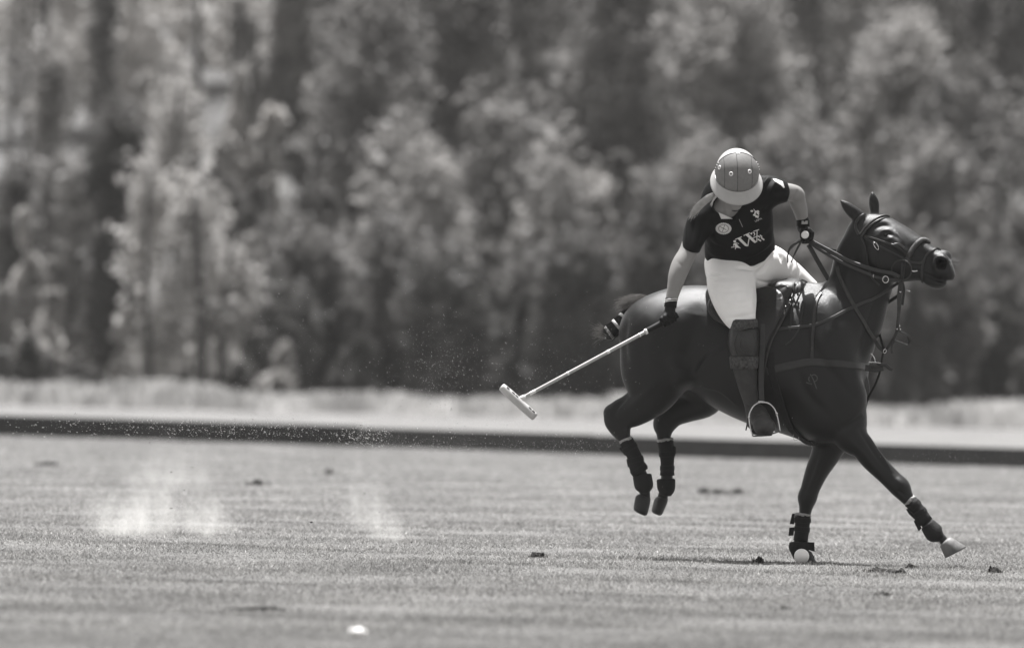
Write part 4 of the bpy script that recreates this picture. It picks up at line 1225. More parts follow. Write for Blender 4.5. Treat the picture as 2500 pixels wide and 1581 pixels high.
# buckle and loose strap ends at the chest
yb = yaw(2120) - .16
for pts, w in (([(2112, 897), (2126, 899), (2140, 900), (2156, 897)], .036), ([(2128, 872), (2138, 880), (2146, 888), (2166, 890)], .016), ([(2150, 889), (2164, 892), (2172, 899), (2179, 902)], .018)):
    q_ = free([(x, z, yb) for x, z in pts]); strap('strap_end', q_, w, .006, [(-.2, -.9, .3)] * len(q_), M_tack, bp)
V, F = ring_mesh(P(2128, 893, yb - .012), Vector((.010, 0, 0)), Vector((.003, 0, -.022)), .0028, 16, 6); mesh_np('chest_buckle', V, F, M_tack2, bp)
q_ = free([(2126, 862, yb), (2134, 872, yb), (2137, 884, yb - .01)]); cord('buckle_bar', q_, .0035, M_metal, bp)
q_ = free([(2120, 884, yb - .02), (2136, 884, yb - .02), (2150, 886, yb - .015)]); cord('buckle_tongue', q_, .003, M_metal, bp)
# martingale: ring, strap down to the girth between the legs, strap up to the noseband
ym = -.235
V, F = ring_mesh(P(2160, 857, -.2), Vector((.008, 0, .003)), Vector((0, .004, -.011)), .003, 16, 6); mesh_np('martingale_ring', V, F, M_metal, bp)
q_ = free([(2156, 862, -.2), (2152, 885, -.205), (2147, 912, -.205), (2136, 940, -.195), (2124, 962, -.18), (2114, 984, -.16), (2104, 1012, -.15)])
strap('martingale_lower', q_, .016, .005, [(-.7, -.7, 0)] * len(q_), M_tack2, bp)
q_ = free([(2110, 910, -.16), (2117, 940, -.165), (2116, 970, -.155), (2108, 1005, -.15)])
strap('breast_fork', q_, .03, .005, [(.6, -.8, 0)] * len(q_), M_tack, bp)

# bridle
bridle = empty('bridle', tuple(P(2180, 600, hy(2180))), 'dark leather bridle with braided noseband, ring bit and paired reins on the pony\'s head', 'bridle')
def band(name, pts, w, th=.005, off=.004, m=None, step=3):
    p_, n_ = lay(HBVH, pts, off, step=step)
    return strap(name, p_, w, th, n_, m or M_tack, bridle)
p_, n_ = lay(HBVH, [(2101, 574), (2108, 564), (2117, 553), (2130, 541), (2146, 532), (2160, 528.5), (2172, 530)], .007, step=3)
bb = cord('browband', p_, .0075, M_tack2, bridle)
p2 = p_ + np.array([.004, -.006, -.014]); cord('browband_padding', p2, .0065, M_tack, bb)
band('cheek_strap', [(2104, 574), (2118, 578), (2140, 585), (2165, 593), (2184, 599), (2200, 609), (2213, 620)], .013, m=M_tack2)
band('cheek_strap', [(2106, 576), (2124, 588), (2146, 600), (2168, 612), (2190, 624), (2210, 634)], .011)
p_, n_ = lay(HBVH, [(2184, 597), (2196, 598), (2206, 606)], .008, step=2); strap('cheek_strap_fold', p_, .015, .004, n_, M_tack2, bridle)
band('throat_lash', [(2103, 580), (2112, 598), (2117, 620), (2120, 648), (2128, 676), (2146, 696)], .009)
band('head_strap', [(2097, 572), (2090, 556), (2092, 540), (2100, 530), (2110, 524)], .017)
c = P(2139, 600, hy(2139) - .1)
h = HBVH.ray_cast(CAM_P, ray(2139, 600)); c = h[0] - ray(2139, 600) * .009
V, F = ring_mesh(c, Vector((.008, 0, .004)), Vector((.012, 0, -.020)), .0035, 18, 6); mesh_np('cheek_buckle', V, F, M_metal, bridle)
# braided noseband: three interlaced strands
p_, n_ = lay(HBVH, [(2214, 636), (2219, 624), (2226, 610), (2236, 598), (2246, 589), (2256, 586), (2268, 592)], .008, step=1.6)
T_ = frames(p_); Bn = np.cross(T_, n_)
for k in range(4):
    ph = k * math.pi / 2 + np.linspace(0, 2 * math.pi * 5.5, len(p_))
    line = p_ + Bn * (np.sin(ph) * .010)[:, None] + n_ * (np.cos(2 * ph) * .003)[:, None]
    cord('noseband_braid', line, .0062, M_braid, bridle, 6)
band('drop_noseband', [(2216, 638), (2232, 642), (2248, 642), (2257, 634), (2263, 622), (2274, 612), (2288, 606), (2297, 610)], .013, m=M_tack2, off=.005)
band('drop_noseband', [(2257, 634), (2252, 650), (2251, 668), (2253, 688)], .013, off=.005)
# bit ring, cheek piece, curb
rc_ = P(2201, 659, hy(2201) - .104)
V, F = ring_mesh(rc_, Vector((.054, -.022, 0)), Vector((0, 0, -.056)), .0036, 30, 8); bit = mesh_np('bit_ring', V, F, M_tack2, bridle)
q_ = free([(2224, 661, hy(2201) - .1), (2232, 662, hy(2201) - .1), (2240, 661, hy(2240) - .07)]); cord('mouthpiece', q_, .004, M_metal, bit)
q_ = free([(2203, 636, hy(2201) - .078), (2202, 660, hy(2201) - .085), (2200, 690, hy(2201) - .08)]); strap('gag_cord', q_, .012, .005, [(0, -1, 0)] * len(q_), M_tack, bit)
q_ = free([(2210, 640, hy(2201) - .08), (2208, 662, hy(2201) - .088), (2202, 686, hy(2201) - .084)]); cord('gag_cord', q_, .004, M_tack, bit)
# reins: hand -> bit, near pair and far rein
yr0, yr1 = -.20, hy(2195) - .10
def rein(pts, w, m=M_tack): 
    n = len(pts)
    xs = np.array([p[0] for p in pts], float); t = (xs - xs[0]) / (xs[-1] - xs[0])
    q_ = free([(x, z, yr0 + (yr1 - yr0) * tt - .02 * math.sin(math.pi * tt)) for (x, z), tt in zip(pts, t)], 8)
    return strap('rein', q_, w, .005, [(.08, -1, .06)] * len(q_), m, bridle)
rein([(1972, 584), (2000, 599), (2040, 620), (2070, 636), (2107, 650), (2145, 661), (2180, 668), (2196, 676)], .022)
rein([(1974, 590), (2006, 612), (2040, 632), (2070, 648), (2096, 659), (2136, 675), (2165, 682), (2198, 684)], .018)
q_ = free([(1976, 585, -.16), (2010, 604, -.13), (2054, 613, -.10), (2075, 622, -.06)]); strap('rein', q_, .012, .004, [(.1, -1, .1)] * len(q_), M_tack, bridle)
q_ = free([(2019, 614, yr0 - .035), (2032, 622, yr0 - .04), (2054, 634, yr0 - .045)]); cord('rein_edge', q_, .0022, M_tack2, bridle)
V, F = ring_mesh(P(2162, 682, yr1 - .015), Vector((.016, 0, 0)), Vector((0, .003, -.018)), .0030, 20, 6); mesh_np('rein_ring', V, F, M_metal, bridle)
V, F = box_mesh(P(2132, 674, yr1 - .0), (.0015, 0, 0), (0, .004, 0), (0, 0, .010)); mesh_np('rein_buckle', V, F, M_metal, bridle)
# draw rein across the neck
p_, n_ = lay(HBVH, [(1884, 806), (1928, 801), (1950, 799), (1975, 796), (1996, 792), (2030, 777), (2066, 758), (2100, 742), (2130, 728), (2150, 718)], .006, step=4)
tail_ = np.array([tuple(P(x, z, y)) for x, z, y in ((2165, 709, p_[-1][1] - .01), (2180, 699, p_[-1][1] - .03), (2194, 690, hy(2194) - .07))])
p_ = np.vstack([p_, tail_]); n_ = np.vstack([n_, [n_[-1]] * 3])
strap('draw_rein', p_, .018, .005, n_, M_tack, bridle)
q_ = free([(2158, 744, -.10), (2176, 733, -.16), (2192, 722, -.22)]); strap('draw_rein', q_, .019, .005, [(.1, -1, .1)] * len(q_), M_tack, bridle)
for (x, z) in ((1978, 791), (1994, 787)):
    h = HBVH.ray_cast(CAM_P, ray(x, z))
    V, F = box_mesh(h[0] - ray(x, z) * .010, (.006, 0, .001), (0, .002, 0), (0, 0, .0012)); mesh_np('draw_rein_keeper', V, F, M_metal, bridle)
# strap ends below the hand
q_ = free([(1974, 597, -.19), (1986, 618, -.19), (1998, 640, -.17), (2012, 664, -.15), (2028, 690, -.14)]); strap('rein_end', q_, .027, .005, [(.2, -.95, .2)] * len(q_), M_tack, bridle)
q_ = free([(1958, 588, -.19), (1944, 593, -.2), (1931, 602, -.2), (1924, 620, -.19), (1923, 640, -.15)]); strap('rein_loop', q_, .013, .004, [(.5, -.7, .5)] * len(q_), M_tack2, bridle)
q_ = free([(1957, 588, -.20), (1948, 604, -.2), (1940, 620, -.19), (1932, 640, -.15)]); strap('rein_loop', q_, .012, .004, [(.5, -.7, .5)] * len(q_), M_tack2, bridle)
# standing martingale hanging from the bit down to the chest
ys_ = hy(2196) - .03
q_ = free([(2201, 686, ys_), (2199, 700, ys_), (2196, 722, ys_), (2195, 755, ys_), (2193, 780, ys_), (2190, 806, ys_ + .01), (2182, 826, ys_ + .02), (2170, 845, ys_ + .04), (2160, 858, ys_ + .06)])
w_ = np.interp(np.linspace(0, 1, len(q_)), [0, .12, .25, .45, 1], [.024, .03, .028, .018, .015])
strap('standing_martingale', q_, w_, .005, [(.1, -1, .05)] * len(q_), M_tack2, bridle)
q_ = free([(2204, 690, ys_ + .06), (2207, 705, ys_ + .05), (2206, 722, ys_ + .04), (2203, 745, ys_ + .02)]); strap('standing_martingale', q_, .016, .005, [(.3, -.9, .2)] * len(q_), M_tack, bridle)
V, F = tube_mesh([P(2212, 708, ys_ + .04), P(2222, 711, ys_ + .04)], [.005, .004], 8); mesh_np('curb_hook', V, F, M_metal, bridle)
V, F = tube_mesh([P(2196, 711, ys_ - .006), P(2200, 713, ys_ - .006)], .005, 8); mesh_np('curb_stud', V, F, M_metal, bridle)
# looped keeper end on the martingale
q_ = free([(2191, 800, ys_), (2200, 810, ys_), (2212, 815, ys_), (2219, 822, ys_), (2221, 832, ys_), (2216, 841, ys_), (2205, 838, ys_), (2192, 833, ys_), (2184, 832, ys_)])
strap('keeper_loop', q_, .020, .005, [(-.25, -.45, .85)] * len(q_), M_tack2, bridle)
q_ = free([(2184, 832, ys_), (2178, 842, ys_), (2177, 852, ys_), (2178, 862, ys_)]); strap('keeper_end', q_, .013, .004, [(.5, -.8, 0)] * len(q_), M_tack, bridle)
for (x, z) in ((2196, 795), (2190, 803), (2198, 804)):
    V, F = tube_mesh([P(x - 1.5, z, ys_ - .006), P(x + 1.5, z, ys_ - .006)], .005, 6); mesh_np('keeper_stud', V, F, M_metal, bridle)
# ================================================================== the rider
M_skin = mat('skin', 0.225, rough=0.55, spec=0.35, var=0.07, scale=9, bump=0.06, bscale=120, warm=0.95)
M_shirt = mat('dark_jersey', 0.0045, rough=0.65, spec=0.14, var=0.2, scale=30, bump=0.12, bscale=300, warm=0.97)
M_print = mat('white_print', 0.62, rough=0.7)
M_breech = mat('white_breeches', 0.84, rough=0.75, var=0.04, scale=12, bump=0.08, bscale=260, warm=0.97)
M_glove = mat('black_glove', 0.006, rough=0.6, spec=.2, var=0.3, scale=40, bump=0.2, bscale=180)
M_glove_pale = mat('grey_glove_panel', 0.30, rough=0.6)
M_helm = mat('helmet_shell', 0.36, rough=0.33, spec=0.5, var=0.04, scale=30, bump=0.03, bscale=300, coat=0.25)
M_helm_front = mat('helmet_front_panel', 0.18, rough=0.6, spec=0.15, var=0.08, scale=60, bump=0.03, bscale=300)
M_seam = mat('dark_seam', 0.02, rough=0.7)
M_leather = mat('boot_leather', 0.022, rough=0.55, spec=0.5, var=0.5, scale=22, bump=0.2, bscale=90, warm=0.92)
M_guard = mat('knee_guard_leather', 0.014, rough=0.4, spec=0.55, var=0.5, scale=16, bump=0.25, bscale=60, warm=0.92)
M_gstrap = mat('knee_guard_webbing', 0.055, rough=0.85, var=0.7, scale=70, bump=0.6, bscale=120)
M_fair = mat('fair_hair', 0.50, rough=0.4, spec=0.5, var=0.25, scale=30)

rider = empty('person', tuple(P(1800, 690, -.12)),
              'rider in dark jersey, white breeches and pale helmet leaning down with a mallet', 'person')

torso = [S(1728, 668, 1876, 640, -.10, .11), S(1722, 628, 1890, 592, -.15, .12), S(1723, 590, 1887, 556, -.21, .125),
         S(1713, 552, 1886, 518, -.27, .125), S(1712, 520, 1880, 478, -.33, .115)]
shoulders = [S(1690, 528, 1738, 566, -.35, .075), S(1722, 494, 1752, 552, -.355, .085), S(1790, 470, 1806, 540, -.355, .09), S(1862, 432, 1868, 510, -.345, .085), S(1893, 436, 1894, 496, -.33, .07)]
r_slv = [S(1686, 522, 1735, 556, -.35, .075), S(1673, 550, 1730, 574, -.365, .07), S(1667, 580, 1720, 588, -.385, .066), S(1662, 605, 1708, 613, -.405, .062)]
l_slv = [S(1866, 433, 1872, 503, -.34, .08), S(1896, 438, 1896, 496, -.33, .07), S(1912, 443, 1913, 494, -.31, .062), S(1925, 452, 1925, 489, -.295, .055)]
r_arm = [S(1668, 580, 1714, 588, -.385, .055), S(1657, 614, 1701, 618, -.41, .052), S(1640, 646, 1688, 644, -.44, .050), S(1632, 670, 1677, 671, -.46, .048),
         S(1629, 697, 1666, 698, -.475, .043), S(1626, 722, 1656, 727, -.49, .033), S(1622, 742, 1652, 749, -.495, .030)]
l_arm = [S(1905, 445, 1905, 490, -.31, .05), S(1928, 448, 1926, 490, -.285, .046), S(1952, 456, 1934, 494, -.25, .046), S(1965, 480, 1928, 498, -.225, .046),
         S(1971, 510, 1937, 518, -.20, .042), S(1972, 536, 1945, 539, -.18, .032), S(1972, 552, 1948, 553, -.175, .030)]
neck_r = [S(1758, 512, 1806, 522, -.335, .05), S(1754, 492, 1806, 508, -.37, .054), S(1762, 470, 1822, 486, -.44, .058)]

# body: one continuous skin mesh (torso under the jersey, neck, head, both arms down to the wrists)
lo, hi = bounds(torso, shoulders, r_arm, l_arm, neck_r, pad=.05)
hi[2] += .12; lo[1] -= .15
BF = Field(lo, hi, .005)
BF.tube(torso[2:], k=.03, grow=-.03); BF.tube(shoulders, k=.03, grow=-.014)
BF.tube(r_arm, k=.015, sub=12); BF.tube(l_arm, k=.015, sub=12); BF.tube(neck_r, k=.02, sub=12)
hc = P(1797, 440, -.49)                     # head: bowed towards the ball
HU = Vector((.02, -.62, .78)).normalized()  # crown
HFW = Vector((.10, -.80, -.62)); HFW = (HFW - HU * HFW.dot(HU)).normalized()
HS = HFW.cross(HU).normalized()             # towards the rider's right
def hp(s, f, u): return hc + HS * s + HFW * f + HU * u
BF.caps([hp(0, -.02, .02), hp(0, .015, -.03)], [.088, .078], .02)
BF.caps([hp(0, .03, -.06), P(1798, 484, -.515)], [.056, .042], .03); BF.caps([P(1798, 486, -.52), P(1798, 501, -.535)], [.040, .028], .02)      # jaw and chin
BF.caps([hp(-.035, .01, -.09), hp(.035, .01, -.09)], .045, .03)
BF.caps([hp(0, .085, -.03), hp(0, .108, -.062)], [.010, .014], .012)    # nose
BF.caps([hp(-.022, .080, -.098), hp(0, .086, -.097), hp(.022, .080, -.098)], [.005, .008, .005], .008)
BF.caps([hp(-.022, .088, -.103), hp(.022, .088, -.103)], .003, .006, 'sub')
for s in (-1, 1):
    BF.caps([hp(s * .032, .083, -.022), hp(s * .034, .083, -.022)], .014, .010, 'sub')
    BF.ball(hp(s * .086, -.01, -.045), (.012, .02, .03), .01)
BV, BQ = BF.skin(3); del BF
# crook of the left elbow
BV = relief(BV, BQ, [([(1650, 645), (1644, 670), (1640, 700)], .002, 6), ([(1668, 650), (1662, 680), (1652, 715)], -.0015, 5), ([(1958, 500), (1962, 520), (1964, 536)], .003, 5), ([(1942, 505), (1948, 522), (1952, 536)], -.003, 4), ([(1946, 466), (1940, 480), (1933, 492)], -.008, 3.2), ([(1655, 640), (1668, 650), (1680, 648)], -.002, 4), ([(1770, 500), (1775, 520), (1781, 532)], .006, 4), ([(1790, 500), (1796, 520), (1802, 535)], -.004, 5)])
mesh_np('body', BV, BQ, M_skin, rider)
M_iris = mat('eye_white', 0.6, rough=0.1)
for s in (-1, 1):
    V, F = tube_mesh([hp(s * .033, .070, -.022), hp(s * .033, .0805, -.022)], [.011, .006], 10)
    mesh_np('eye', V, F, M_iris, rider)

# jersey
lo, hi = bounds(torso, shoulders, r_slv, l_slv, pad=.05)
SF = Field(lo, hi, .0045)
SF.tube(torso, k=.04, sub=8); SF.tube(shoulders, k=.03, sub=8); SF.tube(r_slv, k=.03, sub=10); SF.tube(l_slv, k=.03, sub=10)
# open neck
SF.caps([P(1770, 500, -.42), P(1786, 520, -.455), P(1800, 534, -.46)], [.062, .046, .012], .008, 'sub')
# hem and sleeve ends cut straight
def cut(F_, p, n): F_.plane(np.array(p), np.array(Vector(n).normalized()), .003)
pa, pb = P(1744, 663, -.15), P(1884, 618, -.12)
HEM = [(1722, 630), (1734, 650), (1745, 662), (1773, 657), (1800, 654), (1840, 649), (1866, 637), (1888, 612)]
hx = np.array(HEM, float)
def hem_y(x): return np.interp(x, hx[:, 0], hx[:, 1])
SF.clip_px(lambda x, y: np.where((x > 1716) & (x < 1900), y - hem_y(x), -60.0))
SF.clip_px(lambda x, y: np.where((x < 1717), y - (605 + (x - 1663) * .27 + 4 * np.sin(np.pi * np.clip((x - 1663) / 46, 0, 1))), -60.0))
SF.clip_px(lambda x, y: np.where(y < 502, x - (1923 + 5 * np.sin(np.pi * np.clip((y - 447) / 42, 0, 1))), -60.0))
SV, SQ = SF.skin(2); del SF
wr = [([(1895, 441), (1884, 460), (1880, 480)], .006, 4), ([(1886, 436), (1874, 452), (1868, 470)], -.006, 4), ([(1876, 432), (1866, 446), (1860, 462)], .006, 4), ([(1868, 432), (1858, 444)], -.006, 4),
      ([(1690, 512), (1680, 545), (1676, 590)], .006, 5), ([(1700, 520), (1692, 560), (1688, 600)], -.006, 6), ([(1712, 540), (1708, 570), (1700, 600)], .005, 5),
      ([(1722, 585), (1745, 600), (1775, 612)], -.006, 7), ([(1722, 600), (1750, 622), (1790, 636)], .006, 7), ([(1725, 625), (1760, 642), (1800, 645)], -.005, 6),
      ([(1888, 560), (1862, 585), (1830, 604)], -.006, 7), ([(1890, 580), (1862, 606), (1826, 624)], .006, 6), ([(1886, 600), (1850, 628), (1810, 640)], -.005, 6),
      ([(1884, 500), (1864, 520), (1846, 530)], -.006, 7), ([(1730, 560), (1745, 575), (1748, 600)], .004, 8), ([(1735, 540), (1750, 560), (1790, 566)], -.004, 9)]
SV = relief(SV, SQ, [(q, k * 1.5, w) for q, k, w in wr])
shirt = mesh_np('jersey', SV, SQ, M_shirt, rider)
SBVH = to_bvh(SV, SQ)

# ---- flat print on the cloth: traced shapes laid on the jersey
def decal(name, polys, material, parent, off=.0025, bvh=None, y0=-.36, step=3.0):
    """polygons in photo pixels, cut fine and laid on the cloth"""
    bvh = bvh or SBVH
    bm = bmesh.new()
    for poly in polys:
        ring = []
        pl = [np.array(q, float) for q in poly]
        for a, b in zip(pl, pl[1:] + pl[:1]):
            m = max(1, int(np.linalg.norm(b - a) / step))
            ring += [a + (b - a) * i / m for i in range(m)]
        vs = [bm.verts.new((x, y, 0)) for x, y in ring]
        try: f = bm.faces.new(vs)
        except ValueError: continue
    bmesh.ops.triangulate(bm, faces=bm.faces[:])
    for _ in range(3):
        lg_ = [e for e in bm.edges if e.calc_length() > 4.5]
        if not lg_: break
        bmesh.ops.subdivide_edges(bm, edges=lg_, cuts=1)
        bmesh.ops.triangulate(bm, faces=[f for f in bm.faces if len(f.verts) > 3])
    for v in bm.verts:
        x, yy = v.co.x, v.co.y
        d = ray(x, yy); h = bvh.ray_cast(CAM_P, d)
        v.co = (h[0] - d * off) if h[0] is not None else P(x, yy, y0)
    bmesh.ops.recalc_face_normals(bm, faces=bm.faces[:])
    me = bpy.data.meshes.new(name); bm.to_mesh(me); bm.free()
    me.materials.append(material)
    o = bpy.data.objects.new(name, me)
    return link(o, parent)
def quad(p, q, w0, w1=None):
    """stroke from p to q"""
    w1 = w0 if w1 is None else w1
    p, q = np.array(p, float), np.array(q, float); d = (q - p) / np.linalg.norm(q - p); n = np.array([-d[1], d[0]])
    return [tuple(p + n * w0 / 2), tuple(q + n * w1 / 2), tuple(q - n * w1 / 2), tuple(p - n * w0 / 2)]
def L(u, v): return (1720 + u * .10504, 480 + v * .10504)       # logo tracing scale
def poly(*pts): return [L(*p) for p in pts]
def blob(c, a, b, n=14): return [(c[0] + a * math.cos(2 * math.pi * i / n), c[1] + b * math.sin(2 * math.pi * i / n)) for i in range(n)]
logo = [poly((765, 970), (825, 950), (1010, 1135), (985, 1155), (940, 1145), (800, 1010)),            # W, first thick stroke
        quad(L(1005, 1150), L(1035, 975), 2.4), quad(L(715, 995), L(868, 930), 2.0),
        poly((945, 890), (1010, 855), (1215, 1055), (1170, 1078), (1125, 1050), (970, 905)),
        quad(L(1215, 1050), L(1222, 790), 2.1), quad(L(910, 905), L(1052, 842), 2.0),
        blob(L(1088, 858), 2.3, 2.3, 10),                                                            # 2
        poly((1085, 835), (1130, 822), (1165, 835), (1180, 870), (1165, 905), (1130, 925), (1155, 890), (1150, 855), (1125, 835)),
        quad(L(1120, 962), L(1240, 915), 1.9), quad(L(1140, 808), L(1268, 765), 2.1),                  # 7 bar
        quad(L(1240, 910), L(1292, 945), 3), quad(L(1285, 893), L(1340, 932), 3), quad(L(1235, 985), L(1315, 1030), 3.4), quad(L(1315, 950), L(1390, 1008), 3.4)]
decal('chest_number_print', logo, M_print, shirt)
fig = [blob(L(703, 1040), 3.4, 3.2), poly((675, 1090), (730, 1075), (790, 1150), (850, 1205), (770, 1185), (730, 1190), (720, 1230), (708, 1225), (712, 1160)),
       quad(L(735, 1070), L(800, 1095), 1.4), quad(L(680, 1090), L(672, 1150), 1.5), quad(L(620, 1178), L(700, 1165), 1.8)]
decal('chest_figure_print', fig, M_print, shirt)
def pol(u, v): return (1720 + u * .08403, 480 + v * .08403)
cr_ = (1757, 542)
crest_ring = []
cx, cy = L(442, 742)
n = 26
for i in range(n):   # ring of letter-like marks round the badge
    a0, a1 = 2 * math.pi * i / n, 2 * math.pi * (i + .80) / n
    crest_ring.append([(cx + 19.4 * math.cos(a0), cy + 14.2 * math.sin(a0)), (cx + 19.4 * math.cos(a1), cy + 14.2 * math.sin(a1)), (cx + 13.2 * math.cos(a1), cy + 10.7 * math.sin(a1)), (cx + 13.2 * math.cos(a0), cy + 10.7 * math.sin(a0))])
decal('round_badge', [blob((cx, cy), 18.7, 13.6, 30)], mat('badge_grey', .26, rough=.7), shirt, .0015)
decal('round_badge_letters', crest_ring, M_print, shirt, .0028)
decal('round_badge_centre', [blob((cx, cy), 10.7, 8.6, 24)], M_print, shirt, .0028)
decal('crossed_mallets', [quad(L(365, 700), L(510, 775), 1.2), quad(L(470, 660), L(415, 815), 1.2)], M_seam, shirt, .0042)
emb = [blob(L(1100, 335), 3.6, 2.4), blob(L(1235, 350), 4, 3.4), quad(L(1190, 330), L(1165, 420), 3.6), quad(L(1130, 420), L(1260, 470), 3.6), quad(L(1215, 380), L(1270, 400), 3.6),
       quad(L(1180, 470), L(1255, 490), 2.0), quad(L(1140, 290), L(1200, 360), 1.6), quad(L(1240, 420), L(1270, 440), 1.6)]
decal('polo_emblem', emb, M_print, shirt)
t = []
e0, e1 = np.array(L(1185, 590)), np.array(L(1340, 525))
dv = (e1 - e0) / np.linalg.norm(e1 - e0); nv = np.array([dv[1], -dv[0]])
def glyph(k, strokes):
    for (a, b, c, d) in strokes:
        p = e0 + dv * (k * 4.6 + a * 3.5) + nv * b * 4.4; q = e0 + dv * (k * 4.6 + c * 3.5) + nv * d * 4.4
        t.append(quad(p, q, .9))
glyph(0, [(0, 1, 0, .1), (0, .05, 1, .05), (1, .1, 1, 1)])
glyph(1, [(1, .95, 0, .95), (0, .95, 0, .55), (0, .55, 1, .45), (1, .45, 1, .05), (1, .05, 0, .05)])
glyph(2, [(0, 0, 0, 1), (0, .95, 1, .95), (1, .95, 1, .5), (1, .5, 0, .5)])
glyph(3, [(0, 0, .5, 1), (.5, 1, 1, 0), (.25, .4, .75, .4)])
decal('emblem_letters', t, mat('grey_print', .35, rough=.7), shirt, step=1.5)
def Z5_(u, v): return (1870 + u * .06565, 420 + v * .06565)
decal('sleeve_number', [[Z5_(*p) for p in ((250, 240), (400, 258), (620, 345), (700, 580), (650, 590), (560, 490), (345, 355))]], M_print, shirt, y0=-.3)
# pale inner collar, zip
def Z6_(u, v): return (1680 + u * .09193, 440 + v * .09193)
cpts = [Z6_(805, 850), Z6_(1185, 1022), Z6_(880, 1026)]
V = [P(x, z, y) for (x, z), y in zip(cpts, (-.452, -.455, -.458))]
V2 = [v + Vector((0, .004, 0)) for v in V]
mesh_np('collar_lining', V + V2, [[0, 1, 2], [5, 4, 3], [0, 3, 4, 1], [1, 4, 5, 2], [2, 5, 3, 0]], M_print, shirt, smooth=False)
decal('zip', [quad((1804.5, 535), (1813, 554), 1.4)], mat('zip_metal', .3, rough=.3, metal=.8), shirt, .004)

# hair: a loose fair lock thrown over the right shoulder, and one beside the neck
V, F = [], []
rr = np.random.default_rng(11)
core = catmull([tuple(P(1746, 474, -.45)), tuple(P(1732, 482, -.455)), tuple(P(1714, 496, -.45)), tuple(P(1700, 510, -.44)), tuple(P(1692, 523, -.43))], 6)
v, f = tube_mesh(core, np.interp(np.linspace(0, 1, len(core)), [0, .3, .75, 1], [.011, .017, .016, .004]), 12); V += v; F += f
cT = frames(core)
for i in range(340):
    a = rr.uniform(0, 2 * math.pi); sp_ = rr.uniform(.7, 1.15); tw = rr.normal(0, .5)
    rad = np.interp(np.linspace(0, 1, len(core)), [0, .3, .75, 1], [.011, .0175, .018, .010]) * sp_
    U_ = np.cross(cT, np.array([0, 1, 0])); U_ /= np.linalg.norm(U_, axis=1)[:, None]; W_ = np.cross(cT, U_)
    aa = a + tw * np.linspace(0, 1, len(core))
    line = core + U_ * (np.cos(aa) * rad)[:, None] + W_ * (np.sin(aa) * rad)[:, None]
    line = line[: rr.integers(len(core) - 8, len(core) + 1)]
    if rr.random() < .35: line = np.vstack([line, line[-1] + cT[-1] * rr.uniform(.01, .04) + rr.normal(0, .006, 3)])
    v, f = tube_mesh(line, np.linspace(.0014, .0006, len(line)), 3, cap=False)
    o = len(V); V += v; F += [[k + o for k in q] for q in f]
for i in range(30):
    x0, z0 = 1748 + rr.uniform(0, 3), 477 + rr.uniform(0, 4)
    pts = catmull([tuple(P(x0, z0, -.50)), tuple(P(x0 - 8, z0 + 10, -.49)), tuple(P(x0 - 13 + rr.normal(0, 1.5), z0 + 22 + rr.normal(0, 2), -.46))], 4)
    v, f = tube_mesh(pts, np.linspace(.002, .0008, len(pts)), 4, cap=False)
    o = len(V); V += v; F += [[k + o for k in q] for q in f]
for (a, b) in (((1704, 500), (1695, 493)), ((1692, 512), (1681, 513))):
    v, f = tube_mesh([tuple(P(*a, -.42)), tuple(P(*b, -.42))], .0008, 3); o = len(V); V += v; F += [[k + o for k in q] for q in f]
mesh_np('hair', V, F, M_fair, rider)

# helmet: dome, raised ear-to-ear ridge, peaked brim all round, vent eyelets
helm = empty('helmet', tuple(hc))
helm.parent = rider; helm.matrix_parent_inverse = rider.matrix_world.inverted()
RS, RF, RU = .118, .139, .125
qc = P(1799, 419.5, -.51)
def hq(s, f, u): return qc + HS * s + HFW * f + HU * u
def dome(az, el, g=0.0):
    ce = math.cos(el)
    return hq((RS + g) * ce * math.sin(az), (RF + g) * ce * math.cos(az) * (1.0 if math.cos(az) > 0 else 1.02), (RU + g) * math.sin(el))
def dome_patch(name, az0, az1, el0, el1, g, material, na=40, ne=18):
    V = [dome(az0 + (az1 - az0) * i / na, el0 + (el1 - el0) * j / ne, g) for j in range(ne + 1) for i in range(na + 1)]
    F = [[j * (na + 1) + i, j * (na + 1) + i + 1, (j + 1) * (na + 1) + i + 1, (j + 1) * (na + 1) + i] for j in range(ne) for i in range(na)]
    o = mesh_np(name, V, F, material, helm)
    m_ = o.modifiers.new('thickness', 'SOLIDIFY'); m_.thickness = .004; m_.offset = 0
    return o
dome_patch('shell', 0, 2 * math.pi, math.radians(-20), math.radians(89.9), -.0035, M_helm, 56, 22)
# front panel: between the ear-to-ear ridge and the brim
def dome_d(t, tau, g=0.0):
    d = HU * (math.cos(tau) * math.cos(t)) + HFW * (math.sin(tau) * math.cos(t))
    return hq((RS + g) * math.sin(t), (RF + g) * math.sin(tau) * math.cos(t), (RU + g) * math.cos(tau) * math.cos(t))
V, F = [], []
na, nb = 40, 24
T0, T1 = math.radians(-2), math.radians(103)
for j in range(nb + 1):
    for i in range(na + 1):
        t = (-1 + 2 * i / na) * math.radians(86)
        V.append(dome_d(t, T0 + (T1 - T0) * j / nb, .0035))
for j in range(nb):
    for i in range(na):
        F.append([j * (na + 1) + i, j * (na + 1) + i + 1, (j + 1) * (na + 1) + i + 1, (j + 1) * (na + 1) + i])
fp = mesh_np('front_panel', V, F, M_helm_front, helm)
m_ = fp.modifiers.new('thickness', 'SOLIDIFY'); m_.thickness = .002; m_.offset = 0
cord('ridge_piping', [tuple(dome_d(t, T0, .0045)) for t in np.linspace(-1.5, 1.5, 41)], .0024, M_seam, helm)
cord('brim_seam', [tuple(dome(a, math.radians(-13.5), .004)) for a in np.linspace(-1.5, 1.5, 41)], .0017, M_seam, helm)
for t0 in (-36, 5, 40):
    cord('panel_seam', [tuple(dome_d(math.radians(t0), tau, .0042)) for tau in np.linspace(T0, T1, 18)], .0015, M_seam, helm, 5)
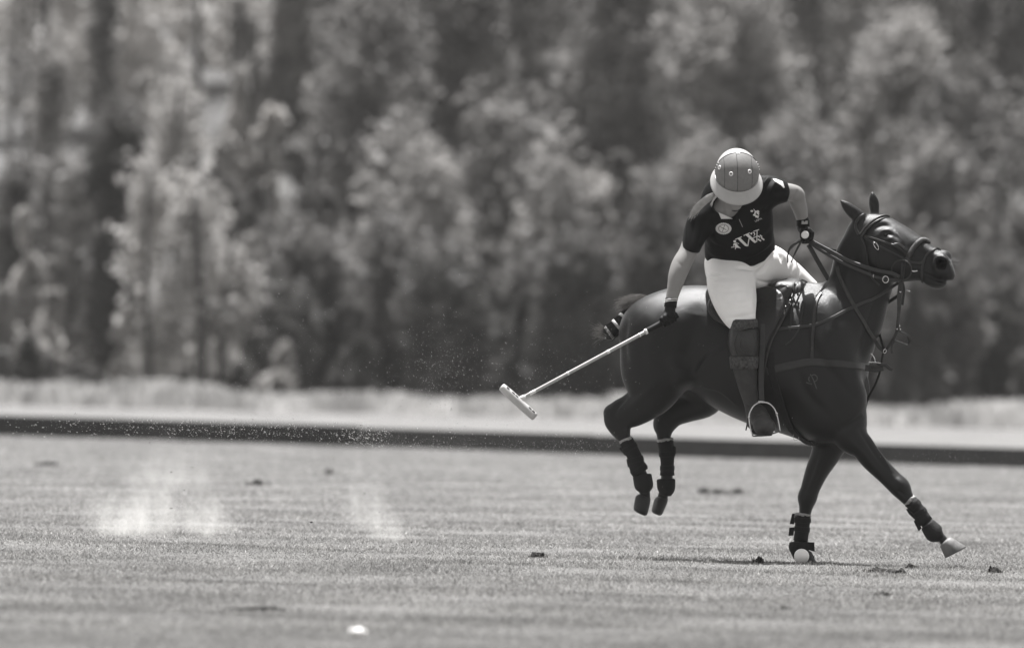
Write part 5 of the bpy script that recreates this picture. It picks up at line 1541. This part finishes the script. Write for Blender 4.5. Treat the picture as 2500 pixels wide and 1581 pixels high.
# brim
V, F = [], []
na, nb = 60, 8
for j in range(nb + 1):
    t = j / nb
    for i in range(na):
        a = 2 * math.pi * i / na
        fr = .5 + .5 * math.cos(a)
        ln = .030 + .047 * fr ** 1.3
        b = dome(a, math.radians(-13), .001)
        out = (HS * math.sin(a) * 1.0 + HFW * math.cos(a)).normalized()
        drop = .86 - .16 * (1 - fr)
        V.append(b + out * ln * (.40 * t + .14 * t * t) - HU * ln * drop * t)
for j in range(nb):
    for i in range(na):
        i2 = (i + 1) % na
        F.append([j * na + i, j * na + i2, (j + 1) * na + i2, (j + 1) * na + i])
br = mesh_np('brim', V, F, M_helm, helm)
m_ = br.modifiers.new('thickness', 'SOLIDIFY'); m_.thickness = .006; m_.offset = 0
HLB = None
dg = bpy.context.evaluated_depsgraph_get()
def helm_hit(px_, py_):
    best = None
    for o in (fp, helm):
        pass
    return None
bvh_fp = BVHTree.FromPolygons([v.co.copy() for v in fp.data.vertices], [tuple(p.vertices) for p in fp.data.polygons])
MW = fp.matrix_world
for (x, y, rr_) in ((1785, 424.5, 1), (1830, 419, 1), (1757, 409, .8)):
    h = bvh_fp.ray_cast(CAM_P, ray(x, y))
    if h[0] is None: continue
    n_ = h[1] if h[1].dot(ray(x, y)) < 0 else -h[1]
    ax = n_.cross(Vector((0, 0, 1))).normalized(); ay = n_.cross(ax)
    V, F = ring_mesh(h[0] + n_ * .001, ax * .0085, ay * .0085, .0042, 18, 8)
    ey = mesh_np('vent_eyelet', V, F, M_white, helm)
    V, F = tube_mesh([h[0] - n_ * .002, h[0] + n_ * .0022], .0062, 12)
    mesh_np('vent_hole', V, F, M_seam, ey)
tp = dome_d(0.0, T0, .005)
V, F = box_mesh(tp, HS * .009, HFW * .011, HU * .003)
mesh_np('top_tab', V, F, M_helm, helm, smooth=False)
for s in (-1, 1):
    for k in range(4):
        a = s * math.radians(84 + 4); e = math.radians(8 + 8 * k)
        V, F = tube_mesh([dome(a, e, .002), dome(a, e, .008)], [.004, .003], 8)
        mesh_np('lace_stud', V, F, M_white, helm)
# chin strap
cs = [tuple(hp(-.095, .0, -.04)), tuple(hp(-.07, .02, -.10)), tuple(hp(-.03, .05, -.158)), tuple(hp(0, .06, -.168)), tuple(hp(.03, .05, -.158)), tuple(hp(.07, .02, -.10)), tuple(hp(.095, .0, -.04))]
cs = catmull(cs, 5)
strap('chin_strap', cs, .014, .003, [Vector(c) - hp(0, 0, -.06) for c in cs], M_seam, helm)

# breeches
near_thigh = [S(1724, 652, 1846, 650, -.14, .125), S(1727, 690, 1845, 700, -.25, .11), S(1741, 728, 1847, 735, -.34, .10), S(1760, 762, 1845, 765, -.40, .092), S(1782, 790, 1845, 788, -.43, .070), S(1788, 815, 1846, 812, -.43, .058)]
far_thigh = [S(1852, 610, 1806, 690, -.06, .12), S(1893, 600, 1850, 692, .0, .12), S(1932, 629, 1884, 708, .10, .105), S(1966, 661, 1915, 738, .20, .095), S(2008, 709, 1958, 770, .32, .085), S(2000, 745, 1945, 790, .37, .07)]
pelvis = [S(1733, 618, 1878, 592, -.15, .11), S(1727, 640, 1884, 612, -.12, .114), S(1724, 668, 1884, 640, -.09, .122), S(1745, 690, 1860, 676, -.06, .115)]
lo, hi = bounds(near_thigh, far_thigh, pelvis, pad=.05)
TF = Field(lo, hi, .005)
TF.tube(near_thigh, k=.035, sub=12); TF.tube(far_thigh, k=.035, sub=10); TF.tube(pelvis, k=.03, sub=8)
TV, TQ = TF.skin(4); del TF
TV = relief(TV, TQ, [(q, k * 2.2, w) for q, k, w in [([(1840, 660), (1822, 655), (1800, 655)], -.005, 4), ([(1846, 668), (1868, 652), (1886, 622)], -.006, 5), ([(1842, 660), (1862, 640), (1884, 612)], .005, 4),
                     ([(1850, 684), (1872, 690), (1900, 686)], -.004, 4), ([(1842, 690), (1846, 710), (1846, 740)], -.004, 5),
                     ([(1735, 690), (1752, 680), (1775, 676)], -.003, 4), ([(1726, 662), (1740, 668), (1760, 668)], -.004, 3), ([(1728, 672), (1742, 678), (1764, 680)], .003, 4),
                     ([(1780, 760), (1800, 755), (1830, 750)], -.003, 5), ([(1776, 775), (1805, 772), (1838, 766)], -.004, 4), ([(1786, 782), (1812, 781), (1840, 776)], .003, 4),
                     ([(1896, 610), (1905, 625), (1908, 640)], -.005, 3), ([(1905, 612), (1914, 626), (1918, 642)], .005, 4), ([(1920, 622), (1926, 636), (1926, 652)], -.005, 3),
                     ([(1934, 634), (1937, 648), (1934, 664)], -.004, 3), ([(1952, 652), (1952, 668), (1946, 684)], -.003, 3), ([(1730, 685), (1760, 690), (1800, 688)], .002, 5), ([(1738, 705), (1770, 712), (1815, 706)], -.002, 5), ([(1840, 700), (1834, 730), (1836, 760)], .003, 5), ([(1770, 745), (1800, 742), (1830, 735)], .002, 4)]])
mesh_np('breeches', TV, TQ, M_breech, rider)

# boots, near and far; knee guards with webbing straps
def lower_leg(shift, near=True):
    def q(ax, ay, bx, by, y, w):
        if near: return S(ax, ay, bx, by, y, w)
        return S(ax + 158, ay - 30, bx + 158, by - 30, .78 + y, w)
    shin = [q(1786, 812, 1848, 808, -.43, .066), q(1784, 860, 1850, 855, -.42, .066), q(1790, 902, 1848, 898, -.41, .060), q(1800, 938, 1849, 935, -.405, .054),
            q(1812, 972, 1851, 970, -.40, .046), q(1820, 1000, 1858, 994, -.405, .046), q(1826, 1018, 1872, 1006, -.42, .048)]
    lo, hi = bounds(shin, pad=.16)
    BFd = Field(lo, hi, .005)
    BFd.tube(shin, k=.02)
    # foot: instep to toe, pointing at the camera
    if near:
        A, B_, C_ = P(1846, 1010, -.40), P(1858, 1022, -.50), P(1868, 1038, -.585)
        hl = P(1842, 1030, -.36)
    else:
        o_ = P(1846 + 158, 1010 - 30, .78 - .40) - P(1846, 1010, -.40)
        A, B_, C_, hl = [v + o_ for v in (P(1846, 1010, -.40), P(1858, 1022, -.50), P(1868, 1038, -.585), P(1842, 1030, -.36))]
    BFd.caps([A, B_, C_], [.052, .052, .034], .02, sub=3); BFd.ball(C_ + Vector((-.004, .02, -.006)), (.062, .075, .050), .02)
    BFd.caps([hl, A], [.045, .045], .02)
    sole_z = P(1868, 1060, -.55).z + (0 if near else o_.z)
    fwd = (C_ - hl).normalized()
    up = Vector((0, -.10, 1)).normalized()
    BFd.plane(np.array(P(1868, 1060, -.55) + (Vector() if near else o_)), -np.array(up), .006)
    V, Q = BFd.skin(2)
    if near:
        V = relief(V, Q, [([(1840, 1012), (1860, 1018), (1882, 1010)], -.004, 3), ([(1838, 1048), (1862, 1054), (1893, 1046)], -.003, 2.5), ([(1848, 1024), (1864, 1030), (1884, 1024)], -.003, 4), ([(1815, 975), (1832, 985), (1850, 980)], -.004, 4), ([(1822, 992), (1840, 1000), (1858, 996)], -.004, 4), ([(1818, 984), (1836, 992), (1854, 988)], .003, 4)])
    bt = mesh_np('boot', V, Q, M_leather, rider)
    # welted sole
    c = A * .42 + C_ * .58
    n = 22; rows = []
    side = fwd.cross(up).normalized(); fw = up.cross(side).normalized()
    base = P(1868, 1060, -.55) + (Vector() if near else o_)
    V, F = [], []
    for k_ in (0, -.012):
        for i in range(n):
            a = 2 * math.pi * i / n
            p = c + fw * math.cos(a) * .118 + side * math.sin(a) * (.050 + .012 * math.cos(a))
            p = p - up * (p - base).dot(up) + up * (k_ + .010)
            V.append(p)
    F = [list(range(n)), [n + i for i in range(n)][::-1]] + [[i, n + i, n + (i + 1) % n, (i + 1) % n] for i in range(n)]
    mesh_np('sole', V, F, M_seam, bt, smooth=False)
    if near:
        # laces at the instep
        for (x, z) in ((1850, 1006), (1853, 1012)):
            pp, nn = lay(to_bvh(*(lambda Vv, Qq: (Vv, Qq))(np.array([v.co for v in bt.data.vertices]) + np.array(bt.matrix_world.translation) * 0, Q)), [(x - 9, z + 1), (x, z + 4), (x + 9, z)], .002, y0=-.5, step=2)
            strap('lace', pp, .004, .002, nn, M_seam, bt)
    g = [q(1785, 800, 1850, 796, -.432, .076), q(1779, 815, 1853, 812, -.437, .086), q(1776, 840, 1854, 838, -.437, .090), q(1781, 862, 1852, 858, -.43, .084), q(1785, 880, 1850, 876, -.424, .074)]
    V, F = loft_mesh(catmull(g, 4), 28)
    kg = mesh_np('knee_guard', V, F, M_guard, rider)
    for rows in ([q(1784, 782, 1847, 777, -.43, .088), q(1782, 783, 1849, 778, -.43, .098), q(1783, 804, 1852, 800, -.433, .098), q(1785, 806, 1851, 802, -.433, .088)],
                 [q(1782, 872, 1851, 867, -.425, .080), q(1780, 873, 1853, 868, -.425, .088), q(1783, 901, 1851, 896, -.415, .086), q(1785, 903, 1849, 898, -.415, .078)]):
        V, F = loft_mesh(rows, 28)
        mesh_np('knee_guard_strap', V, F, M_gstrap, kg)
    if near:
        KB = to_bvh(*[np.array([tuple(v.co) for v in kg.data.vertices]), [tuple(p.vertices) for p in kg.data.polygons]])
        for line in ([(1800, 815), (1793, 840), (1800, 866)], [(1812, 822), (1806, 840), (1814, 858), (1835, 862)], [(1838, 812), (1846, 840), (1842, 862)]):
            pp, nn = lay(KB, line, .001, y0=-.5, step=3)
            cord('guard_piping', pp, .0028, M_guard, kg, 6)
    return bt
lower_leg(0, True)
lower_leg(0, False)

# ---- gloved hands: palm, four fingers closed round a bar, thumb from the side
def fist(name, c, axis, wrist, cuff, back, bar_r, material, size=1.0):
    """c: centre of the gripped bar, axis: along the bar (little finger -> index), back: from the bar to the back of the hand"""
    axis = Vector(axis).normalized(); back = Vector(back); back = (back - axis * back.dot(axis)).normalized()
    side = axis.cross(back).normalized()
    wrist, cuff = Vector(wrist), Vector(cuff)
    lo = np.array([min(c[i], wrist[i], cuff[i]) for i in range(3)]) - .09; hi = np.array([max(c[i], wrist[i], cuff[i]) for i in range(3)]) + .09
    Fd = Field(lo, hi, .0028)
    s = size
    if side.dot(wrist - c) > 0: side = -side
    R = bar_r + .0095 * s
    def pt(off, ang, rr):   # angle 0 = at the back of the hand, turning away from the wrist
        return c + axis * off + back * math.cos(ang) * rr + side * math.sin(ang) * rr
    offs = [-.032, -.011, .011, .032]
    lens = [.86, 1.0, 1.0, .92]
    for o_, ln in zip(offs, lens):
        angs = [-.35, .55, 1.5 * ln + .1, 2.5 * ln, 3.35 * ln]
        Fd.caps([pt(o_ * s, a, R + (.004 if i < 2 else 0)) for i, a in enumerate(angs)], [.0115 * s, .0112 * s, .0100 * s, .0092 * s, .0085 * s], .0035)
    kn = [pt(o_ * s, -.35, R) for o_ in offs]
    for k_ in kn:
        Fd.caps([k_, wrist + (k_ - c).dot(axis) * .45 * axis], [.0125 * s, .016 * s], .012)
    tb = wrist * .62 + pt(.03 * s, -.6, R) * .38
    Fd.caps([tb, pt(.048 * s, -1.5, R + .006), pt(.046 * s, -2.4, R + .001), pt(.034 * s, -3.2, R + .001)], [.016 * s, .0125 * s, .0108 * s, .0092 * s], .006)
    Fd.caps([wrist, cuff], [.026 * s, .030 * s], .012)
    V, Q = Fd.skin(1)
    return mesh_np(name, V, Q, material, rider)
# right hand on the mallet handle
H0, H1 = P(1672, 756, -.50), P(1577, 809, -.53)
HD = (H1 - H0).normalized()
rc = P(1631, 779, -.512)
RW, RCF = P(1635, 757, -.505), P(1637, 734, -.495)
rg = fist('glove', rc, -HD, RW, RCF, Vector((-.25, -.92, .25)), .016, M_glove, 1.0)
c0 = P(1638, 737, -.495)
fa = (P(1641, 722, -.49) - P(1637, 752, -.50)).normalized()
sx = Vector((1, 0, .12)).normalized()
for d, rad in ((.012, .0345), (.002, .035)):
    V, F = ring_mesh(c0 + fa * d, sx * rad, sx.cross(fa) * (rad + .002), .0022, 26, 6)
    mesh_np('cuff_piping', V, F, M_white, rg)
V, F = tube_mesh([c0 + fa * .018, c0 - fa * .03], [.0335, .0345], 22); mesh_np('cuff', V, F, M_glove, rg)
# left hand on the reins and whip
LC = P(1967, 577, -.175)
LW, LCF = P(1960, 556, -.17), P(1960, 540, -.18)
lg = fist('glove', LC, Vector((.12, -.95, .1)), LW, LCF, Vector((.45, 0, .75)), .017, M_glove, 1.22)
c0 = P(1960.5, 545, -.178); fa = Vector((0, .1, 1)).normalized(); sx = Vector((1, .1, 0)).normalized()
V, F = tube_mesh([c0 + fa * .018, c0 + fa * .016, c0 - fa * .018, c0 - fa * .02], [.034, .037, .037, .033], 22); mesh_np('cuff', V, F, M_glove, lg)
V, F = box_mesh(c0 + Vector((.008, -.034, .004)), Vector((.017, .004, .001)), Vector((0, .003, 0)), Vector((0, 0, .009)))
mesh_np('cuff_tab', V, F, M_glove_pale, lg, smooth=False)
# ================================================================== mallet, whip, ball
M_cane = mat('cane_shaft', 0.36, rough=0.4, spec=0.5, var=0.12, scale=14, stretch=(3, 3, 3), coat=.3)
M_wood = mat('pale_wood_head', 0.43, rough=0.5, var=0.18, scale=10, bump=0.15, bscale=60, stretch=(1, 1, 1))
mallet = empty('polo_mallet', tuple(P(1270, 975, -.80)), 'pale polo mallet with a tapered cane shaft swung back behind the pony', 'mallet')
A0 = P(1656, 765, -.50); A1 = P(1577, 809, -.545); A2 = P(1269, 974, -.72)
dirn = (A2 - A1).normalized()
A0 = A1 - dirn * .20
n = 24
pts = [A1 + (A2 - A1) * (i / n) for i in range(n + 1)]
cord('shaft', [tuple(p) for p in pts], np.linspace(.0105, .0092, n + 1), M_cane, mallet, 12)
hd = cord('handle', [tuple(A0 + (A1 - A0) * t) for t in np.linspace(0, 1, 14)], np.interp(np.linspace(0, 1, 14), [0, .1, .9, 1], [.019, .0165, .0165, .0145]), M_glove, mallet, 12)
for t, w, r_ in ((.0, .007, .0160), (.05, .004, .0118), (.30, .010, .0108), (.62, .006, .0104), (.9, .02, .0102)):
    c = A1 + (A2 - A1) * t
    V, F = tube_mesh([c - dirn * w, c - dirn * w * .9, c + dirn * w * .9, c + dirn * w], [r_ * .8, r_, r_, r_ * .8], 12)
    mesh_np('tape_band', V, F, M_white, mallet)
B0, B1 = P(1224.5, 943.5, -.70), P(1306, 1018, -.74)
bd = (B1 - B0)
hl_ = catmull([tuple(B0 + bd * t) for t in np.linspace(0, 1, 9)], 3)
rr_ = np.interp(np.linspace(0, 1, len(hl_)), [0, .015, .2, .5, .8, .985, 1], [.0205, .0225, .0245, .0255, .0245, .0225, .0205])
hm = cord('head', hl_, rr_, M_wood, mallet, 20)
# dark end plugs and inset marks along the upper side
bn = bd.normalized(); upn = (Vector((0, -.35, 1)) - bn * Vector((0, -.35, 1)).dot(bn)).normalized(); sd = bn.cross(upn)
for t in (.14, .30, .40, .80, .90):
    c = B0 + bd * t + upn * .0245
    V, F = box_mesh(c + sd * .004, bn * .009, sd * .0025, upn * .0022)
    mesh_np('inset_mark', V, F, M_seam, hm, smooth=False)
for t in (0.004, .996):
    c = B0 + bd * t
    s_ = -1 if t < .5 else 1
    V, F = tube_mesh([c, c + bn * s_ * .0025], .015, 14); mesh_np('end_plug', V, F, M_cane, hm)
V, F = tube_mesh([A2 - dirn * .035, A2 - dirn * .02, A2 + dirn * .02], [.0105, .0135, .0135], 12); mesh_np('ferrule', V, F, M_white, mallet)

# whip held with the reins: white butt showing over the thumb
whip = empty('riding_whip', tuple(LC), 'riding whip with round white butt held in the rein hand', 'whip')
wd = Vector((.10, -.97, .12)).normalized(); wc = P(1965.5, 573, -.275)
V, F = tube_mesh([wc - wd * .012, wc - wd * .010, wc + wd * .008, wc + wd * .010], [.017, .0205, .0205, .0185], 24); mesh_np('butt', V, F, M_white, whip, smooth=False)
cord('whip_shaft', [tuple(wc - wd * t) for t in np.linspace(.01, .75, 12)], np.linspace(.009, .003, 12), M_glove, whip)

M_ball = mat('white_ball', 0.90, rough=0.4, spec=0.5, var=0.04, scale=30, bump=0.08, bscale=80)
bc = P(1957, 1357, -.30)
bm = bmesh.new(); bmesh.ops.create_icosphere(bm, subdivisions=4, radius=.0418)
rb = np.random.default_rng(5)
dents = [(Vector(rb.normal(size=3)).normalized(), rb.uniform(.25, .5)) for _ in range(12)]
for v in bm.verts:
    n_ = v.co.normalized()
    for d, w in dents:
        a = n_.angle(d)
        if a < w: v.co -= n_ * .0012 * (1 - (a / w) ** 2)
me = bpy.data.meshes.new('polo_ball'); bm.to_mesh(me); bm.free()
for p in me.polygons: p.use_smooth = True
me.materials.append(M_ball)
ball = bpy.data.objects.new('polo_ball', me); ball.location = bc; link(ball)
tag(ball, 'white polo ball lying in the grass at the planted front hoof', 'ball')

# ================================================================== divots and clods on the turf
M_soil = mat('dark_soil', 0.018, rough=0.95, var=0.5, scale=30, bump=0.6, bscale=60, warm=0.9)
M_blade_dark = mat('torn_grass', 0.12, rough=0.8, var=0.8, scale=30, trans=.3, warm=0.9)
def clod(px, py, w, h, label, seed, spikes=14, name='turf_clod', group='torn turf clods on the field'):
    r = np.random.default_rng(seed)
    c = G(px, py); s = (c - CAM_P).length / F_PX       # metres per pixel there
    w, h = w * s, h * s
    root = empty(name, tuple(c), label, 'turf clod', group)
    V, F = [], []
    for i in range(26):
        bm = bmesh.new(); bmesh.ops.create_icosphere(bm, subdivisions=2, radius=1)
        far_ = 1 if i < 9 else 2.4
        o = Vector((r.normal(0, w * .28 * far_), r.normal(0, w * .3 * far_), 0)); sc = r.uniform(.16, .34) if i < 9 else r.uniform(.03, .09)
        f = r.uniform(.5, 1.0) if i < 9 else r.uniform(.15, .45)
        for v in bm.verts:
            k = 1 + .22 * math.sin(v.co.x * 5 + i) * math.cos(v.co.y * 4 - i) + r.normal(0, .07)
            v.co = Vector((v.co.x * w * sc * k, v.co.y * w * sc * k, max(v.co.z * h * f * 1.25 * k, -.01))) + o
        bm.verts.index_update()
        b = len(V); V += [c + v.co for v in bm.verts]; F += [[v.index + b for v in f_.verts] for f_ in bm.faces]; bm.free()
    mesh_np('soil', V, F, M_soil, root, smooth=False)['kind'] = 'stuff'
    V, F = [], []
    for i in range(spikes * 3):
        p = c + Vector((r.normal(0, w * .42), r.normal(0, w * .4), 0))
        d = Vector((r.normal(0, .6), r.normal(0, .5), 1)).normalized(); L_ = h * r.uniform(.5, 1.25); ww = s * 1.6
        b = len(V); V += [p + Vector((-ww, 0, 0)), p + Vector((ww, 0, 0)), p + d * L_]; F.append([b, b + 1, b + 2])
    mesh_np('torn_blades', V, F, M_blade_dark, root, smooth=False)['kind'] = 'stuff'
    return root
clod(628, 1184, 26, 13, 'lone dark turf clod farther off, between the two dust puffs', 1)
clod(805, 1156, 16, 11, 'small blurred turf clod behind the narrow dust puff', 2)
clod(115, 1136, 34, 9, 'flat blurred tuft far off near the left edge of the field', 3)
clod(1750, 1206, 44, 13, 'wide blurred divot behind the horse, larger of two side by side', 4)
clod(1801, 1204, 18, 11, 'small dark clod right beside the wide divot behind the horse', 5)
clod(1311, 1362, 26, 15, 'round black clod on the turf below the mallet head', 6)
clod(1851, 1374, 20, 17, 'spiky dark clod just left of the ball', 7)
clod(2156, 1396, 50, 10, 'broad torn divot with pale flecks below the outstretched hoof', 8, 70)
clod(2224, 1387, 20, 11, 'small loose tuft between the broad divot and the outstretched hoof', 9)
clod(2345, 1386, 40, 6, 'low scuffed tuft just right of the outstretched hoof', 10)
clod(2432, 1398, 28, 13, 'dark clod at the right edge of the field', 11)
clod(2155, 1452, 20, 10, 'blurred dark clod in the near grass under the broad divot', 12)
clod(1920, 1486, 14, 7, 'tiny blurred clod in the near grass below the ball', 13)
clod(630, 1486, 80, 7, 'long dark blurred scrape in the left foreground', 15, 20)
clod(252, 1333, 18, 6, 'small low clod in front of the thick dust puff', 21)
clod(150, 1336, 15, 5, 'small low clod left of the thick dust puff', 22)
clod(631, 1338, 22, 5, 'low scuff between the two dust puffs and the near grass', 23)
M_pale = mat('pale_stone', 0.75, rough=.7)
c = G(873, 1562)
bm = bmesh.new(); bmesh.ops.create_icosphere(bm, subdivisions=3, radius=1)
for v in bm.verts: v.co = Vector((v.co.x * .036, v.co.y * .03, v.co.z * .016 + .012)) * (1 + .12 * math.sin(7 * v.co.x + 3 * v.co.y))
me = bpy.data.meshes.new('pale_stone'); bm.to_mesh(me); bm.free()
for p in me.polygons: p.use_smooth = True
me.materials.append(M_pale)
o = bpy.data.objects.new('pale_stone', me); o.location = c + Vector((0, 0, .02)); link(o)
tag(o, 'white blurred stone at the bottom edge of the picture', 'stone')

# ================================================================== flying turf crumbs and dust
M_crumb = mat('turf_crumbs', 0.36, rough=0.8, trans=.35)
r = np.random.default_rng(21)
C, Sz, Dr = [], [], []
def cloud(n, cx, cy, sx, sy, y, sdy, smin, smax, ang, rot=0.0):
    for i in range(n):
        u, v = r.normal(0, 1), r.normal(0, 1)
        px, py = cx + u * sx * math.cos(rot) - v * sy * math.sin(rot), cy + u * sx * math.sin(rot) + v * sy * math.cos(rot)
        if py > 1300: continue
        C.append(P(px, py, y + r.normal(0, sdy)))
        k = (smin + (smax - smin) * r.random() ** 7) * .62
        Sz.append(k); Dr.append(ang + r.normal(0, .45))
cloud(1040, 520, 940, 120, 70, .4, .8, .8, 3.4, .5)
cloud(1040, 690, 890, 110, 90, .4, .8, .7, 3.2, .6)
cloud(1800, 1080, 930, 95, 62, .2, .6, .7, 4.0, 1.2)
cloud(1040, 1070, 880, 45, 60, .2, .5, .7, 3.0, 1.2)
cloud(860, 1330, 930, 70, 60, -.2, .4, .7, 3.6, 1.9)
cloud(480, 1440, 880, 90, 90, -.2, .4, .6, 2.6, 1.9)
cloud(1800, 430, 1042, 260, 14, .3, .6, .8, 4.6, .15, .03)
cloud(840, 620, 1050, 140, 12, .3, .6, .8, 4.2, .3, .03)
cloud(600, 890, 1066, 40, 12, .2, .5, 1.0, 5.5, .6)
cloud(1800, 1080, 1085, 120, 14, .2, .5, .6, 2.6, .8)
cloud(840, 1380, 1088, 80, 14, 0, .4, .6, 2.4, 1.8)
cloud(600, 2340, 1118, 90, 12, .4, .4, .5, 1.8, 1.2)
cloud(680, 560, 640, 240, 150, .4, .8, .6, 2.6, .4)
cloud(660, 900, 700, 160, 130, .3, .8, .6, 2.4, .9)
cloud(480, 1150, 760, 170, 110, .2, .6, .6, 2.4, 1.2)
cloud(140, 1700, 1000, 150, 150, -.6, .2, .5, 2.0, 1.6)
cloud(160, 1500, 760, 150, 120, -.3, .3, .5, 2.0, 1.5)
cloud(120, 2250, 960, 120, 120, .3, .3, .5, 2.0, 1.2)
cloud(240, 420, 1150, 180, 60, .2, .5, .7, 2.8, .4)
V, F = [], []
for c, k, a in zip(C, Sz, Dr):
    s = k / PXM * .62
    d = (CAM_R * math.cos(a) - CAM_U * math.sin(a)) * s * r.uniform(1.0, 2.4)
    e = (CAM_R * math.sin(a) + CAM_U * math.cos(a)) * s * r.uniform(.5, .9)
    g = CAM_F * s * .6
    b = len(V)
    V += [c + d, c + e, c - d, c - e, c + g, c - g]
    F += [[b, b + 1, b + 5], [b + 1, b + 2, b + 5], [b + 2, b + 3, b + 5], [b + 3, b, b + 5], [b + 1, b, b + 4], [b + 2, b + 1, b + 4], [b + 3, b + 2, b + 4], [b, b + 3, b + 4]]
o = mesh_np('turf_crumbs', V, np.array(F), M_crumb, smooth=False)
tag(o, 'spray of flying turf crumbs thrown up behind the pony', kind='stuff')
# a few dark specks
C2 = [(418, 1152), (470, 1140), (418, 1240), (450, 1196), (1005, 1322), (890, 1204), (926, 1250), (760, 1274), (365, 1080)]
V, F = [], []
for (x, y) in C2:
    c = P(x, y, .2); s = r.uniform(1.5, 3) / PXM
    b = len(V)
    for d in ((1.6, 0, .3), (0, 0, .8), (-1.5, 0, -.2), (0, 0, -.7), (0, .6, 0), (0, -.6, 0)): V.append(c + Vector(d) * s)
    F += [[b, b + 1, b + 5], [b + 1, b + 2, b + 5], [b + 2, b + 3, b + 5], [b + 3, b, b + 5], [b + 1, b, b + 4], [b + 2, b + 1, b + 4], [b + 3, b + 2, b + 4], [b, b + 3, b + 4]]
o = mesh_np('soil_specks', V, np.array(F), M_soil, smooth=False)
tag(o, 'few dark soil specks flying low over the turf', kind='stuff')

# dust: thin puffs rising where the hooves struck
def dust(name, px, py, wpx, hpx, dens, label, y=.15, lean=0.0, seed=0.0, depth=.7):
    a, b = P(px - wpx / 2, py, y), P(px + wpx / 2, py - hpx, y)
    c = (a + b) / 2
    w, h = (b.x - a.x) / 2, (b.z - a.z) / 2
    V, F = box_mesh(Vector((0, 0, 0)), (w, 0, 0), (0, depth / 2, 0), (0, 0, h))
    m = bpy.data.materials.new(name); m.use_nodes = True
    n, l = m.node_tree.nodes, m.node_tree.links
    n.remove(n['Principled BSDF'])
    vol = n.new('ShaderNodeVolumePrincipled'); vol.inputs['Color'].default_value = (.93, .92, .9, 1); vol.inputs['Anisotropy'].default_value = .25
    tc = n.new('ShaderNodeTexCoord'); sp = n.new('ShaderNodeSeparateXYZ')
    l.new(tc.outputs['Generated'], sp.inputs[0])
    def mth(op, a_, b_=None, clamp=False):
        q = n.new('ShaderNodeMath'); q.operation = op; q.use_clamp = clamp
        for i, v in enumerate((a_, b_)):
            if v is None: continue
            if isinstance(v, (int, float)): q.inputs[i].default_value = v
            else: l.new(v, q.inputs[i])
        return q.outputs[0]
    x, yy, z = sp.outputs
    def gauss(v, c, sig):
        q = mth('DIVIDE', mth('SUBTRACT', v, c), sig)
        return mth('POWER', 2.71828, mth('MULTIPLY', mth('MULTIPLY', q, q), -1.0))
    fx = mth('SUBTRACT', mth('MULTIPLY', gauss(x, mth('ADD', .5, mth('MULTIPLY', mth('SUBTRACT', z, .25), lean)), mth('ADD', .21, mth('MULTIPLY', z, -.04))), 1.1), .05, True)
    fy = mth('SUBTRACT', mth('MULTIPLY', gauss(yy, .5, .2), 1.1), .05, True)
    fz = mth('MULTIPLY', mth('POWER', mth('SUBTRACT', 1.0, z, True), .9), mth('ADD', .34, mth('MULTIPLY', gauss(z, 0.05, .26), .8)))
    nz = n.new('ShaderNodeTexNoise'); nz.inputs['Scale'].default_value = 11; nz.inputs['Detail'].default_value = 5
    mp = n.new('ShaderNodeMapping'); mp.inputs['Location'].default_value = (seed, seed * 2, 0); mp.inputs['Scale'].default_value = (1.0, 1, .42)
    l.new(tc.outputs['Object'], mp.inputs[0]); l.new(mp.outputs[0], nz.inputs['Vector'])
    nb = n.new('ShaderNodeTexNoise'); nb.inputs['Scale'].default_value = 3.6; nb.inputs['Detail'].default_value = 3
    l.new(mp.outputs[0], nb.inputs['Vector'])
    fall = mth('MULTIPLY', mth('MULTIPLY', fx, fy), mth('MULTIPLY', fz, mth('MULTIPLY', z, 9.0, True)))
    shape = mth('SUBTRACT', mth('ADD', mth('MULTIPLY', fall, 1.7), mth('MULTIPLY', mth('SUBTRACT', nb.outputs['Fac'], .5), 1.9)), .24, True)
    shape = mth('MULTIPLY', shape, mth('MULTIPLY', fall, 3.0, True))
    d = mth('MULTIPLY', mth('MULTIPLY', shape, mth('POWER', mth('MULTIPLY', nz.outputs['Fac'], 1.75), 4.0)), dens)
    l.new(d, vol.inputs['Density'])
    l.new(vol.outputs[0], n['Material Output'].inputs['Volume'])
    o = mesh_np(name, V, F, m, smooth=False)
    o.location = c
    return tag(o, label, kind='stuff')
dust('dust', 290, 1314, 400, 260, 2.5, 'thick pale dust puff at the left over the turf', seed=1.3, lean=-.22)
dust('dust', 395, 1316, 460, 400, 2.3, 'tall thin dust plume leaning up from the thick left puff', seed=3.3, lean=.12)
dust('dust', 505, 1318, 330, 300, 2.2, 'thinner dust puff beside the thick one on its right', seed=4.1, lean=-.15)
dust('dust', 440, 1200, 600, 320, 1.0, 'faint dust veil drifting above the two left puffs', seed=7.7, lean=.15)
dust('dust', 950, 1329, 300, 200, 1.4, 'narrow dust puff on the turf below the mallet head', seed=9.2, lean=-.2)
dust('dust', 900, 1300, 260, 320, .9, 'faint dust plume above the narrow puff', seed=12.2, lean=-.1)
